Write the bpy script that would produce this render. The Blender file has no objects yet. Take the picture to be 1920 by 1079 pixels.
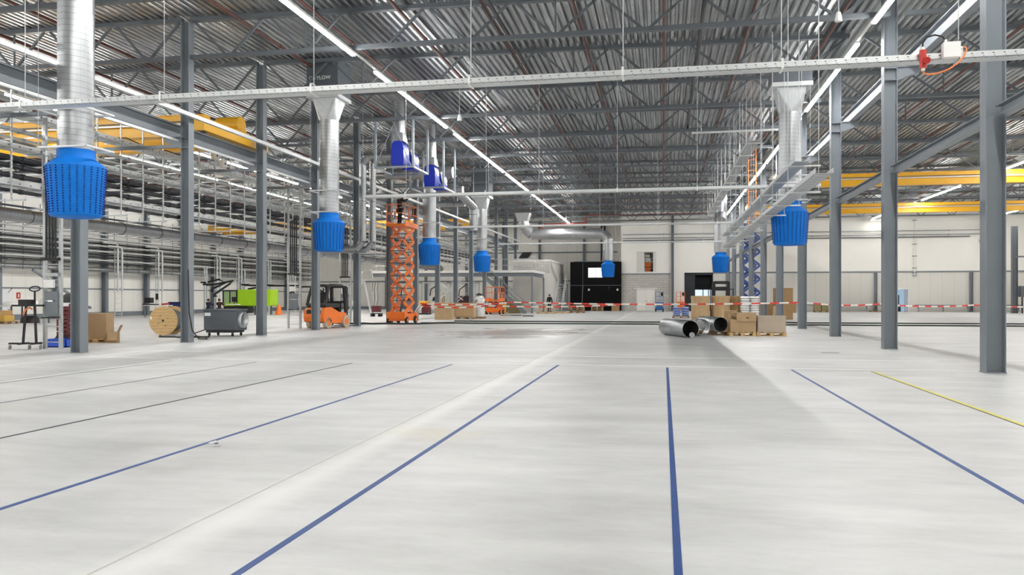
import bpy, math, random
from math import sin, cos, pi, atan2, sqrt, radians
from mathutils import Vector, Matrix

random.seed(7)
S = bpy.context.scene
COL = S.collection
V = Vector

# ------------------------------------------------------------------ camera, light level
F, CH, YAW = 1490.0, 1.51, math.atan(284 / 1490.0)
cam_d = bpy.data.cameras.new('camera')
cam = bpy.data.objects.new('camera', cam_d)
COL.objects.link(cam)
cam.location = (0, 0, CH)
cam.rotation_euler = (pi / 2, 0, YAW)
cam_d.sensor_width = 36
cam_d.lens = F / 1920 * 36
cam_d.shift_y = (557 - 539.5) / 1920
cam_d.clip_end = 400
S.camera = cam
S.view_settings.view_transform = 'Standard'
S.view_settings.look = 'None'
S.view_settings.gamma = 1
S.view_settings.use_curve_mapping = False
S.view_settings.exposure = 0.36
w = bpy.data.worlds.new('world')
S.world = w
w.use_nodes = True
w.node_tree.nodes['Background'].inputs[0].default_value = (.8, .88, 1, 1)
w.node_tree.nodes['Background'].inputs[1].default_value = 0.3
LIGHT = 78.0          # radiance of the strip-light diffusers

SN, CS = sin(YAW), cos(YAW)
def fl(px, py):                       # where a point seen on the floor stands
    Z = F * CH / (py - 557)
    x = (px - 960) / F * Z
    return V((x * CS - Z * SN, x * SN + Z * CS, 0))

# ------------------------------------------------------------------ materials
MATS = {}
def nodes(m):
    m.use_nodes = True
    nt = m.node_tree
    return nt, nt.nodes, nt.links, nt.nodes['Principled BSDF']
def mat(name, col, rough=.5, metal=0., var=.0, scale=3., stretch=(1, 1, 1), spec=None, bump=0, emit=None, rvar=0., alpha=1., trans=0.):
    if name in MATS: return MATS[name]
    m = bpy.data.materials.new(name)
    nt, N, L, b = nodes(m)
    c = (*col, 1)
    b.inputs['Base Color'].default_value = c
    b.inputs['Roughness'].default_value = rough
    b.inputs['Metallic'].default_value = metal
    if spec is not None: b.inputs['Specular IOR Level'].default_value = spec
    if trans: b.inputs['Transmission Weight'].default_value = trans
    if alpha < 1: b.inputs['Alpha'].default_value = alpha
    if emit:
        b.inputs['Emission Color'].default_value = (*emit[:3], 1)
        b.inputs['Emission Strength'].default_value = emit[3]
    if var or bump or rvar:
        tc = N.new('ShaderNodeTexCoord'); mp = N.new('ShaderNodeMapping'); mp.inputs['Scale'].default_value = stretch
        nz = N.new('ShaderNodeTexNoise'); nz.inputs['Scale'].default_value = scale; nz.inputs['Detail'].default_value = 5
        L.new(tc.outputs['Object'], mp.inputs[0]); L.new(mp.outputs[0], nz.inputs[0])
        if var:
            mr = N.new('ShaderNodeMapRange'); mr.inputs[1].default_value = .25; mr.inputs[2].default_value = .75
            mr.inputs[3].default_value = 1 - var; mr.inputs[4].default_value = 1 + var
            hs = N.new('ShaderNodeHueSaturation'); hs.inputs['Color'].default_value = c
            L.new(nz.outputs[0], mr.inputs[0]); L.new(mr.outputs[0], hs.inputs['Value']); L.new(hs.outputs[0], b.inputs['Base Color'])
        if rvar:
            mr2 = N.new('ShaderNodeMapRange'); mr2.inputs[1].default_value = .25; mr2.inputs[2].default_value = .75
            mr2.inputs[3].default_value = max(.02, rough - rvar); mr2.inputs[4].default_value = rough + rvar
            L.new(nz.outputs[0], mr2.inputs[0]); L.new(mr2.outputs[0], b.inputs['Roughness'])
        if bump:
            bp = N.new('ShaderNodeBump'); bp.inputs['Strength'].default_value = bump; bp.inputs['Distance'].default_value = .02
            L.new(nz.outputs[0], bp.inputs['Height']); L.new(bp.outputs[0], b.inputs['Normal'])
    MATS[name] = m
    return m

steel = mat('grey painted steel', (.20, .224, .252), .42, 0, .06, 1.5)
steel_d = mat('dark grey painted steel', (.105, .12, .14), .45, 0, .08, 1.5)
galv = mat('galvanised sheet', (.47, .49, .505), .42, .75, .12, 6, rvar=.08)
rodm = mat('zinc rod', (.50, .52, .53), .6, .1)
galv_l = mat('light galvanised sheet', (.62, .64, .645), .42, .4, .06, 4)
truss_m = mat('truss grey paint', (.115, .13, .145), .45, 0, .06, 1.5)
white = mat('white paint', (.80, .80, .78), .5, 0, .03, 2)
cream = mat('white sandwich panel', (.86, .845, .795), .55, 0, .02, .6)
cream_d = mat('light grey sandwich panel', (.68, .67, .64), .55, 0, .02, .6)
black = mat('black plastic', (.012, .012, .014), .45)
rubber = mat('black rubber', (.02, .02, .02), .75)
dark = mat('black booth panel', (.0035, .0035, .0045), .5, spec=.12)
orange = mat('orange paint', (.86, .19, .02), .4, 0, .06, 3)
yellow = mat('crane yellow paint', (.86, .46, .02), .38, 0, .04, 2)
blue_p = mat('deep blue paint', (.004, .018, .28), .3, 0, .05, 3)
blue_t = mat('tape blue', (.016, .062, .235), .5, 0, .1, 5)
yel_t = mat('tape yellow', (.72, .66, .10), .5, 0, .1, 5)
black_t = mat('tape black', (.05, .055, .075), .5, 0, .1, 5)
fabric = mat('blue diffuser sheet', (.001, .165, .62), .6, 0, .06, 2.5, spec=.25, bump=.05)
nozzle = mat('dark blue nozzle', (.002, .012, .16), .4)
card = mat('cardboard', (.46, .315, .17), .75, 0, .08, 3)
card_d = mat('brown cardboard', (.34, .215, .10), .75, 0, .1, 3)
wood = mat('pale wood', (.60, .40, .18), .65, 0, .22, 4, (1, 6, 6))
wood_d = mat('weathered wood', (.36, .235, .13), .7, 0, .25, 4, (1, 6, 6))
brown = mat('red oxide pipe paint', (.10, .032, .026), .45, 0, .1, 2)
red = mat('red paint', (.55, .03, .02), .4)
dred = mat('dark red paint', (.12, .012, .016), .5, 0, .2, 4)
green = mat('lime green paint', (.36, .62, .01), .4, 0, .03, 2)
skin = mat('skin', (.52, .32, .22), .6)
cloth_k = mat('black workwear', (.012, .012, .016), .85, 0, .2, 8)
cloth_n = mat('navy workwear', (.012, .02, .06), .85, 0, .2, 8)
cloth_m = mat('dark maroon workwear', (.035, .012, .014), .85, 0, .2, 8)
hair = mat('dark hair', (.02, .014, .01), .6)
wrap = mat('clear stretch wrap', (.75, .75, .74), .12, 0, .15, 9, bump=.8, alpha=.3)
bagw = mat('white plastic sacks', (.90, .90, .90), .45, 0, .02, 6, bump=.12)
bagb = mat('blue white sacks', (.33, .42, .72), .4, 0, .25, 7, bump=.25)
glass = mat('window glass', (.55, .65, .75), .05, 0, trans=.8)
cream_tyre = mat('pale solid tyre', (.50, .43, .33), .8, 0, .1, 5)
heat_g = mat('slate grey housing', (.085, .10, .115), .5, 0, .06, 3)
pipe_k = mat('black pipe', (.016, .018, .024), .35)
pipe_w = mat('pale grey pipe', (.62, .63, .62), .4, .1)
cable_o = mat('orange cable', (.80, .22, .07), .5)
lit = mat('lit diffuser', (.9, .9, .9), .5, emit=(1.0, .985, .95, LIGHT))
lamp_b = mat('flood lamp', (.9, .9, .9), .5, emit=(1, .97, .9, 30))
sky_pane = mat('daylit pane', (.7, .8, .9), .2, emit=(.75, .88, 1, .8))
paper = mat('white paper', (.82, .82, .84), .6)
tape_r = mat('barrier tape red', (.75, .06, .04), .5)
tape_w = mat('barrier tape white', (.85, .83, .80), .5)
whiteline = mat('white floor paint', (.93, .93, .91), .5)
alu = mat('aluminium', (.72, .73, .74), .35, .6)

def spiral_mat():
    m = bpy.data.materials.new('spiral duct sheet'); nt, N, L, b = nodes(m)
    b.inputs['Metallic'].default_value = .88; b.inputs['Roughness'].default_value = .40
    tc = N.new('ShaderNodeTexCoord'); sp = N.new('ShaderNodeSeparateXYZ'); L.new(tc.outputs['Object'], sp.inputs[0])
    def mth(op, a, bb=None, c=None):
        n = N.new('ShaderNodeMath'); n.operation = op
        for i, v in enumerate((a, bb, c)):
            if v is None: continue
            if isinstance(v, (int, float)): n.inputs[i].default_value = v
            else: L.new(v, n.inputs[i])
        return n.outputs[0]
    ang = mth('ARCTAN2', sp.outputs['Y'], sp.outputs['X'])
    a1 = mth('MULTIPLY', ang, 1 / (2 * pi))
    zz = mth('ADD', mth('MULTIPLY', sp.outputs['Z'], 1 / .135), a1)
    ring = mth('LESS_THAN', mth('FRACT', zz), .08)
    seam = mth('LESS_THAN', mth('FRACT', mth('MULTIPLY', a1, 10)), .03)
    k = mth('MAXIMUM', ring, mth('MULTIPLY', seam, .5))
    nz = N.new('ShaderNodeTexNoise'); nz.inputs['Scale'].default_value = 3; L.new(tc.outputs['Object'], nz.inputs[0])
    mx = N.new('ShaderNodeMix'); mx.data_type = 'RGBA'
    mx.inputs[6].default_value = (.45, .465, .48, 1); mx.inputs[7].default_value = (.27, .28, .29, 1); L.new(k, mx.inputs[0])
    mx2 = N.new('ShaderNodeMix'); mx2.data_type = 'RGBA'; mx2.blend_type = 'MULTIPLY'; mx2.inputs[0].default_value = .35
    L.new(mx.outputs[2], mx2.inputs[6]); L.new(nz.outputs[0], mx2.inputs[7]); L.new(mx2.outputs[2], b.inputs['Base Color'])
    bp = N.new('ShaderNodeBump'); bp.inputs['Strength'].default_value = .5; bp.inputs['Distance'].default_value = .01
    L.new(ring, bp.inputs['Height']); L.new(bp.outputs[0], b.inputs['Normal'])
    return m
spiral = spiral_mat()

def floor_mat():
    m = bpy.data.materials.new('power-floated concrete'); nt, N, L, b = nodes(m)
    tc = N.new('ShaderNodeTexCoord')
    def noise(sc, st, det=6, rough=.55):
        mp = N.new('ShaderNodeMapping'); mp.inputs['Scale'].default_value = st; L.new(tc.outputs['Object'], mp.inputs[0])
        n = N.new('ShaderNodeTexNoise'); n.inputs['Scale'].default_value = sc; n.inputs['Detail'].default_value = det
        n.inputs['Roughness'].default_value = rough; n.inputs['Distortion'].default_value = .15
        L.new(mp.outputs[0], n.inputs[0]); return n.outputs[0]
    def ramp(src, pts):
        r = N.new('ShaderNodeValToRGB'); L.new(src, r.inputs[0])
        e = r.color_ramp.elements
        while len(e) < len(pts): e.new(.5)
        for el, (p, c) in zip(e, pts): el.position = p; el.color = (c, c, c, 1) if isinstance(c, float) else (*c, 1)
        return r.outputs[0]
    def mix(kind, f, a, bb):
        x = N.new('ShaderNodeMix'); x.data_type = 'RGBA'; x.blend_type = kind
        for i, v in ((0, f), (6, a), (7, bb)):
            if isinstance(v, (int, float)): x.inputs[i].default_value = v
            elif isinstance(v, tuple): x.inputs[i].default_value = (*v, 1)
            else: L.new(v, x.inputs[i])
        return x.outputs[2]
    base = ramp(noise(.22, (1, 1, 1), 7), [(.28, (.58, .58, .57)), (.5, (.69, .69, .685)), (.74, (.76, .76, .755))])
    fine = ramp(noise(1.3, (.6, 1.5, 1), 9, .72), [(.25, .80), (.65, 1.0)])
    c = mix('MULTIPLY', .9, base, fine)
    smear = ramp(noise(.5, (.55, 2.0, 1), 8, .75), [(.28, .70), (.60, 1.0)])
    c = mix('MULTIPLY', .8, c, smear)
    # grout smear along the construction joint, its own shape
    sp = N.new('ShaderNodeSeparateXYZ'); L.new(tc.outputs['Object'], sp.inputs[0])
    def mth(op, a, bb=None):
        n = N.new('ShaderNodeMath'); n.operation = op
        for i, v in enumerate((a, bb)):
            if v is None: continue
            if isinstance(v, (int, float)): n.inputs[i].default_value = v
            else: L.new(v, n.inputs[i])
        return n.outputs[0]
    wob = mth('MULTIPLY', mth('SUBTRACT', noise(.8, (1, .6, 1), 4), .5), .28)
    d = mth('ABSOLUTE', mth('ADD', mth('ADD', sp.outputs['X'], 2.90), wob))
    band = ramp(d, [(.03, .55), (.26, 0.0)])
    c = mix('MIX', band, c, (.85, .84, .80))
    # oil-coloured patch
    mp = N.new('ShaderNodeMapping'); mp.inputs['Location'].default_value = (2.45, -8.5, 0); L.new(tc.outputs['Object'], mp.inputs[0])
    ln = N.new('ShaderNodeVectorMath'); ln.operation = 'LENGTH'; L.new(mp.outputs[0], ln.inputs[0])
    st = ramp(mth('ADD', ln.outputs['Value'], mth('MULTIPLY', noise(1.5, (1, 1, 1)), .8)), [(.4, .42), (1.1, 0.0)])
    c = mix('MIX', st, c, (.66, .58, .36))
    L.new(c, b.inputs['Base Color'])
    mp2 = N.new('ShaderNodeMapping'); mp2.inputs['Location'].default_value = (.75, -2.75, 0); mp2.inputs['Scale'].default_value = (.125, .083, 0); L.new(tc.outputs['Object'], mp2.inputs[0])
    l2 = N.new('ShaderNodeVectorMath'); l2.operation = 'LENGTH'; L.new(mp2.outputs[0], l2.inputs[0])
    rg = ramp(mth('ADD', l2.outputs['Value'], mth('MULTIPLY', noise(.5, (1, 1, 1), 4), .9)), [(.6, .17), (1.7, .47)])
    rg2 = ramp(noise(2, (.6, 1.4, 1), 8, .7), [(.25, .8), (.75, 1.0)])
    L.new(mix('MULTIPLY', 1.0, rg, rg2), b.inputs['Roughness'])
    b.inputs['Specular IOR Level'].default_value = .45
    return m

def deck_mat():
    m = bpy.data.materials.new('galvanised roof deck'); nt, N, L, b = nodes(m)
    tc = N.new('ShaderNodeTexCoord'); mp = N.new('ShaderNodeMapping'); mp.inputs['Scale'].default_value = (7, .35, 1)
    n = N.new('ShaderNodeTexNoise'); n.inputs['Scale'].default_value = 1; n.inputs['Detail'].default_value = 6; n.inputs['Roughness'].default_value = .65
    L.new(tc.outputs['Object'], mp.inputs[0]); L.new(mp.outputs[0], n.inputs[0])
    r = N.new('ShaderNodeValToRGB'); L.new(n.outputs[0], r.inputs[0])
    r.color_ramp.elements[0].position = .32; r.color_ramp.elements[0].color = (.22, .235, .245, 1)
    r.color_ramp.elements[1].position = .68; r.color_ramp.elements[1].color = (.58, .60, .61, 1)
    L.new(r.outputs[0], b.inputs['Base Color'])
    r2 = N.new('ShaderNodeMapRange'); r2.inputs[3].default_value = .40; r2.inputs[4].default_value = .20
    L.new(n.outputs[0], r2.inputs[0]); L.new(r2.outputs[0], b.inputs['Roughness'])
    b.inputs['Metallic'].default_value = .88
    return m

def block_mat():
    m = bpy.data.materials.new('grey sand-lime blocks'); nt, N, L, b = nodes(m)
    tc = N.new('ShaderNodeTexCoord'); mp = N.new('ShaderNodeMapping'); mp.inputs['Rotation'].default_value = (pi / 2, 0, 0)
    L.new(tc.outputs['Object'], mp.inputs[0])
    t = N.new('ShaderNodeTexBrick'); L.new(mp.outputs[0], t.inputs[0])
    t.inputs['Color1'].default_value = (.60, .58, .54, 1); t.inputs['Color2'].default_value = (.52, .505, .47, 1); t.inputs['Mortar'].default_value = (.40, .39, .37, 1)
    t.inputs['Scale'].default_value = 1; t.inputs['Brick Width'].default_value = .6; t.inputs['Row Height'].default_value = .25; t.inputs['Mortar Size'].default_value = .02
    L.new(t.outputs[0], b.inputs['Base Color']); b.inputs['Roughness'].default_value = .8
    return m

def panel_mat(name, col, pitch=1.1, axis='X'):
    m = bpy.data.materials.new(name); nt, N, L, b = nodes(m)
    tc = N.new('ShaderNodeTexCoord'); sp = N.new('ShaderNodeSeparateXYZ'); L.new(tc.outputs['Object'], sp.inputs[0])
    a = N.new('ShaderNodeMath'); a.operation = 'MULTIPLY'; a.inputs[1].default_value = 1 / pitch; L.new(sp.outputs[axis], a.inputs[0])
    f = N.new('ShaderNodeMath'); f.operation = 'FRACT'; L.new(a.outputs[0], f.inputs[0])
    l = N.new('ShaderNodeMath'); l.operation = 'LESS_THAN'; l.inputs[1].default_value = .025; L.new(f.outputs[0], l.inputs[0])
    x = N.new('ShaderNodeMix'); x.data_type = 'RGBA'; x.inputs[6].default_value = (*col, 1); x.inputs[7].default_value = (*[c * .78 for c in col], 1)
    L.new(l.outputs[0], x.inputs[0]); L.new(x.outputs[2], b.inputs['Base Color']); b.inputs['Roughness'].default_value = .5
    return m
pan_x = panel_mat('white wall panel', (.85, .83, .775))
pan_xd = panel_mat('light grey wall panel', (.70, .685, .64))
pan_y = panel_mat('white side wall panel', (.86, .845, .80), 1.1, 'Y')
brickw = block_mat()
brick_white = panel_mat('white painted blocks', (.78, .76, .72), .25, 'Z')

# ------------------------------------------------------------------ mesh builder
class MB:
    def __init__(s, off=(0, 0, 0)):
        s.v, s.f, s.mi, s.sm, s.off, s.cur = [], [], [], [], V(off), 0
    def add(s, vs, fs, smooth=False, M=None):
        n = len(s.v)
        s.v += [(M @ V(p) if M else V(p)) - s.off for p in vs]
        for f in fs:
            s.f.append([i + n for i in f]); s.mi.append(s.cur); s.sm.append(smooth)
        return s
    BOXF = [(0, 3, 2, 1), (4, 5, 6, 7), (0, 1, 5, 4), (1, 2, 6, 5), (2, 3, 7, 6), (3, 0, 4, 7)]
    def box(s, a, b, M=None):
        x0, y0, z0 = a; x1, y1, z1 = b
        if x0 > x1: x0, x1 = x1, x0
        if y0 > y1: y0, y1 = y1, y0
        if z0 > z1: z0, z1 = z1, z0
        return s.add([(x0, y0, z0), (x1, y0, z0), (x1, y1, z0), (x0, y1, z0), (x0, y0, z1), (x1, y0, z1), (x1, y1, z1), (x0, y1, z1)], s.BOXF, False, M)
    def bx(s, c, d, M=None):
        return s.box([c[i] - d[i] / 2 for i in range(3)], [c[i] + d[i] / 2 for i in range(3)], M)
    def frame(s, p, q, up=(0, 0, 1)):
        p, q = V(p), V(q); z = (q - p).normalized(); u = V(up)
        if abs(z.dot(u)) > .99: u = V((0, 1, 0))
        x = u.cross(z).normalized(); y = z.cross(x)
        return Matrix((( x.x, y.x, z.x, p.x), (x.y, y.y, z.y, p.y), (x.z, y.z, z.z, p.z), (0, 0, 0, 1))), (q - p).length
    def bar(s, p, q, w_, h_, up=(0, 0, 1)):
        M, l = s.frame(p, q, up)
        return s.box((-w_ / 2, -h_ / 2, 0), (w_ / 2, h_ / 2, l), M)
    def extr(s, poly, p, q, up=(0, 0, 1), smooth=False):
        M, l = s.frame(p, q, up); n = len(poly)
        vs = [(x, y, 0) for x, y in poly] + [(x, y, l) for x, y in poly]
        fs = [(i, (i + 1) % n, (i + 1) % n + n, i + n) for i in range(n)]
        s.add(vs, fs, smooth, M); s.add(vs, [list(range(n))[::-1], list(range(n, 2 * n))], False, M)
        return s
    def rod(s, p, q, r, n=8, r2=None, caps=True):
        M, l = s.frame(p, q); r2 = r if r2 is None else r2
        vs = [(r * cos(2 * pi * i / n), r * sin(2 * pi * i / n), 0) for i in range(n)] + [(r2 * cos(2 * pi * i / n), r2 * sin(2 * pi * i / n), l) for i in range(n)]
        s.add(vs, [(i, (i + 1) % n, (i + 1) % n + n, i + n) for i in range(n)], True, M)
        if caps: s.add(vs, [list(range(n))[::-1], list(range(n, 2 * n))], False, M)
        return s
    def lathe(s, prof, n=24, M=None, cap=True):
        vs, fs = [], []
        for r, z in prof: vs += [(r * cos(2 * pi * i / n), r * sin(2 * pi * i / n), z) for i in range(n)]
        for k in range(len(prof) - 1):
            fs += [(k * n + i, k * n + (i + 1) % n, (k + 1) * n + (i + 1) % n, (k + 1) * n + i) for i in range(n)]
        s.add(vs, fs, True, M)
        if cap:
            if prof[0][0] > 1e-4: s.add(vs[:n], [list(range(n))[::-1]], False, M)
            if prof[-1][0] > 1e-4: s.add(vs[-n:], [list(range(n))], False, M)
        return s
    def tube(s, pts, r, n=8, caps=True):
        pts = [V(p) for p in pts]; ring = []; vs = []; prev = None
        for i, p in enumerate(pts):
            t = (pts[min(i + 1, len(pts) - 1)] - pts[max(i - 1, 0)]).normalized()
            if prev is None:
                u = V((0, 0, 1)) if abs(t.z) < .9 else V((0, 1, 0))
                x = u.cross(t).normalized()
            else:
                x = (prev - t * prev.dot(t)).normalized()
            prev = x; y = t.cross(x)
            vs += [p + x * r * cos(2 * pi * k / n) + y * r * sin(2 * pi * k / n) for k in range(n)]
        m = len(pts)
        fs = [(k * n + i, k * n + (i + 1) % n, (k + 1) * n + (i + 1) % n, (k + 1) * n + i) for k in range(m - 1) for i in range(n)]
        s.add(vs, fs, True)
        if caps: s.add(vs[:n], [list(range(n))[::-1]]); s.add(vs[-n:], [list(range(n))])
        return s
    def build(s, name, mats, parent=None, loc=None, bevel=0):
        me = bpy.data.meshes.new(name)
        me.from_pydata([tuple(p) for p in s.v], [], s.f)
        for m in (mats if isinstance(mats, (list, tuple)) else [mats]): me.materials.append(m)
        me.polygons.foreach_set('material_index', s.mi)
        me.polygons.foreach_set('use_smooth', s.sm)
        me.update()
        o = bpy.data.objects.new(name, me)
        COL.objects.link(o)
        if parent is not None: o.parent = parent
        if loc is not None: o.location = loc
        if bevel:
            b = o.modifiers.new('bevel', 'BEVEL'); b.width = bevel; b.segments = 2; b.limit_method = 'ANGLE'
        return o

def tag(o, label=None, cat=None, group=None, kind=None):
    if label: o['label'] = label
    if cat: o['category'] = cat
    if group: o['group'] = group
    o['kind'] = kind or 'thing'
    return o
def T(name, label, cat, loc=(0, 0, 0), group=None, rz=0):
    o = bpy.data.objects.new(name, None); COL.objects.link(o)
    o.empty_display_size = .2; o.location = loc; o.rotation_euler = (0, 0, rz)
    return tag(o, label, cat, group)
def single(mb, name, mats, label, cat, loc, group=None, rz=0, bevel=0):
    o = mb.build(name, mats, None, loc, bevel); o.rotation_euler = (0, 0, rz)
    return tag(o, label, cat, group)
def struct(mb, name, mats):
    o = mb.build(name, mats); o['kind'] = 'structure'; return o
def tree(o): return [o] + [x for c in o.children for x in tree(c)]
def dup(root, loc, label=None, rz=None, group=None):
    def cp(o, par):
        c = o.copy(); COL.objects.link(c)
        if par: c.parent = par
        for ch in list(o.children): cp(ch, c)
        return c
    r = cp(root, None); r.location = loc
    if label: r['label'] = label
    if group: r['group'] = group
    if rz is not None: r.rotation_euler = (0, 0, rz)
    return r
ORD = 'nearest second third fourth fifth sixth seventh eighth ninth tenth eleventh twelfth thirteenth fourteenth fifteenth sixteenth seventeenth eighteenth'.split()
def nth(i): return ORD[i] if i else 'first'
def arc(c, r, a0, a1, u, v, n=6):
    c, u, v = V(c), V(u), V(v)
    return [c + u * r * cos(a0 + (a1 - a0) * i / n) + v * r * sin(a0 + (a1 - a0) * i / n) for i in range(n + 1)]

# ------------------------------------------------------------------ setting
XL, XR, YB, YN = -42.0, 37.0, 86.5, -14.0
def zr(x): return 10.42 - .012 * max(-16, min(6.4, x))         # underside of the top chords
DECK = .14                                                     # top chord depth
m = MB(); m.box((XL - .3, YN - .3, -.3), (XR + .3, 93, 0)); struct(m, 'floor', floor_mat())
# trapezoidal deck
m = MB(); P = .25; prof = []
x = XL
while x < XR:
    z = zr(x) + DECK
    prof += [(x, z), (x + .10, z), (x + .14, z + .11), (x + .21, z + .11)]
    x += P
prof.append((x, zr(x) + DECK))
vs = [(a, YN, b) for a, b in prof] + [(a, 92.3, b) for a, b in prof]
n = len(prof)
m.add(vs, [(i, i + n, i + n + 1, i + 1) for i in range(n - 1)])
m.box((XL, YN, 10.95), (XR, 92.3, 11.1))
struct(m, 'ceiling', deck_mat())
# walls
H = 11.0
m = MB(); m.box((XL - .3, YN, 0), (XL, 92.3, H)); struct(m, 'wall_left', pan_y)
m = MB(); m.box((XR, YN, 0), (XR + .3, 92.3, H)); struct(m, 'wall_right', pan_y)
m = MB(); m.box((XL, YN - .3, 0), (XR, YN, H)); struct(m, 'bounce_wall_rear', pan_x)  # unseen closing wall, added for the light it bounces
m = MB(); m.box((XL, 92, 0), (-4.5, 92.3, H)); struct(m, 'wall_back', pan_x)
# white hall wall beyond the black booth, with its openings
m = MB()
def wallx(x0, x1, z0, z1): m.box((x0, YB, z0), (x1, YB + .25, z1))
wallx(-4.5, -2.82, 4.05, H); wallx(-2.82, -.79, 4.05, 4.16); wallx(-2.82, -.79, 6.36, H); wallx(-.79, 2.2, 4.05, H); wallx(2.2, XR, 4.05, H)
m.box((-4.5, YB + .25, 0), (-4.25, 92, H))
wallx(.75, 2.2, 0, 4.05)
struct(m, 'wall_back_upper', cream)
m = MB(); wallx(-4.5, -2.85, 0, 3.95); wallx(-2.85, -.92, 2.42, 3.95); wallx(-.92, .75, 0, 3.95); struct(m, 'wall_back_lower', brickw)
m = MB(); wallx(5.15, 23.3, 0, 4.0); wallx(23.3, 24.35, 2.3, 4.0); wallx(24.35, XR, 0, 4.0); struct(m, 'wall_back_panel', pan_xd)
m = MB(); m.box((5.15, YB - .06, 3.98), (XR, YB, 4.12)); m.box((-4.5, YB - .04, 3.9), (.75, YB, 4.02)); struct(m, 'trim_1', steel)
m = MB(); m.box((XL, 14, 0), (XL + .1, 92, .35)); struct(m, 'baseboard_left', steel)
m = MB(); m.box((XL, 91.9, 0), (-20, 92, .35)); m.box((-10.2, 91.9, 0), (-4.5, 92, .35)); struct(m, 'baseboard_back', steel)
m = MB(); m.box((XL, 14, 2.05), (XL + .05, 92, 2.15)); struct(m, 'trim_2', steel)
m = MB()
for x0, x1 in ((-41.9, -5.2),):
    m.box((x0, 91.88, 6.6), (x1, 92, 6.75)); m.box((x0, 91.88, 3.3), (x1, 92, 3.42))
struct(m, 'trim_3', steel)
# window in the upper wall: recess with a glazed side
m = MB()
m.box((-2.82, YB + .25, 4.16), (-.79, YB + 3, 4.2)); m.box((-2.82, YB + 3, 4.16), (-.79, YB + 3.1, 6.36)); m.box((-2.84, YB + .2, 4.16), (-2.82, YB + 3, 6.36)); m.box((-.79, YB + .2, 4.16), (-.77, YB + 3, 6.36)); m.box((-2.82, YB + .25, 6.36), (-.79, YB + 3, 6.4))
m.box((-2.82, YB + .04, 4.16), (-2.0, YB + .1, 6.36)); m.box((-1.1, YB + .04, 4.16), (-.79, YB + .1, 6.36))
for z in (4.16, 6.30): m.box((-2.86, YB - .03, z), (-.75, YB + .05, z + .06))
struct(m, 'window_1', cream_d)
t = T('work_platform', 'orange work platform showing through the window in the white upper wall', 'lift', (-1.55, YB + 1.1, 4.2))
m = MB(); m.box((-.42, -.4, 0), (.28, .4, .45)); m.box((-.42, -.4, .55), (.22, .4, 1.05)); m.build('body', orange, t)
m = MB(); m.rod((.3, -.45, .16), (.3, -.35, .16), .16, 14); m.build('wheel', rubber, t)
m = MB()
for z in (1.1, 1.5, 2.05): m.bar((-.42, -.4, z), (.4, -.4, z), .05, .06)
m.box((-.4, -.3, 1.16), (.2, .2, 1.45)); m.box((-.42, -.3, 1.6), (.1, .2, 1.9)); m.build('guard_rail', white, t)
# double steel door in the block wall
m = MB(); m.box((-2.85, YB - .06, 0), (-2.74, YB + .1, 2.42)); m.box((-1.03, YB - .06, 0), (-.92, YB + .1, 2.42)); m.box((-3.1, YB - .08, 2.36), (-.65, YB + .1, 2.48)); d = struct(m, 'door_1', white)
for a, b in ((-2.74, -1.89), (-1.88, -1.03)):
    m = MB(); m.box((a, YB + .02, 0.01), (b, YB + .07, 2.36)); m.build('door_leaf', cream, d)
m = MB(); m.box((-1.84, YB - .03, 1.0), (-1.72, YB + .02, 1.06)); m.build('door_handle', steel_d, d)
# wide dark doorway with low lit panes behind
m = MB(); m.box((2.2, YB - .05, 0), (2.32, YB + .25, 4.08)); m.box((5.03, YB - .05, 0), (5.15, YB + .25, 4.08)); m.box((2.2, YB - .05, 3.86), (5.15, YB + .25, 4.08))
m.box((2.2, YB + 5, 0), (5.15, YB + 5.1, 4.1)); m.box((2.15, YB + .25, 0), (2.2, YB + 5, 4.1)); m.box((5.15, YB + .25, 0), (5.2, YB + 5, 4.1)); m.box((2.2, YB + .25, 4.05), (5.15, YB + 5, 4.1))
m.box((3.2, YB + .02, 0), (3.3, YB + .1, 3.86)); m.box((2.32, YB + .04, 0), (3.2, YB + .08, 3.86))
d = struct(m, 'door_2', mat('near-black door steel', (.012, .016, .022), .4))
m = MB(); m.box((3.4, YB + 4.9, .7), (4.3, YB + 4.96, 2.3)); m.box((4.4, YB + 4.9, .7), (5.1, YB + 4.96, 2.3)); m.build('pane', sky_pane, d)
m = MB(); m.box((3.3, YB + 4.85, 2.9), (5.1, YB + 4.95, 3.7)); m.build('shutter', steel_d, d)
# personnel door in the far right wall, open
m = MB(); m.box((23.24, YB - .05, 0), (23.34, YB + .25, 2.36)); m.box((24.31, YB - .05, 0), (24.4, YB + .25, 2.36)); m.box((23.24, YB - .05, 2.27), (24.4, YB + .25, 2.36))
d = struct(m, 'door_3', white)
m = MB(); m.box((23.34, YB + 1.4, 0), (24.31, YB + 1.45, 2.3)); m.build('pane', mat('pale blue room', (.45, .62, .80), .5, emit=(.5, .7, .9, .35)), d)
m = MB(); m.bx((23.5, YB + 1.2, 1.5), (.12, .2, 1.2)); m.bx((23.75, YB + 1.2, 1.2), (.06, .2, 1.0)); m.box((23.36, YB + 1, 0), (23.9, YB + 1.35, .5)); m.build('door_leaf', black, d)

# floor joint and saw cuts
m = MB(); m.box((-3.075, -4, 0), (-3.06, 86, .002)); struct(m, 'trim_4', mat('joint filler', (.50, .49, .47), .6))

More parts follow.
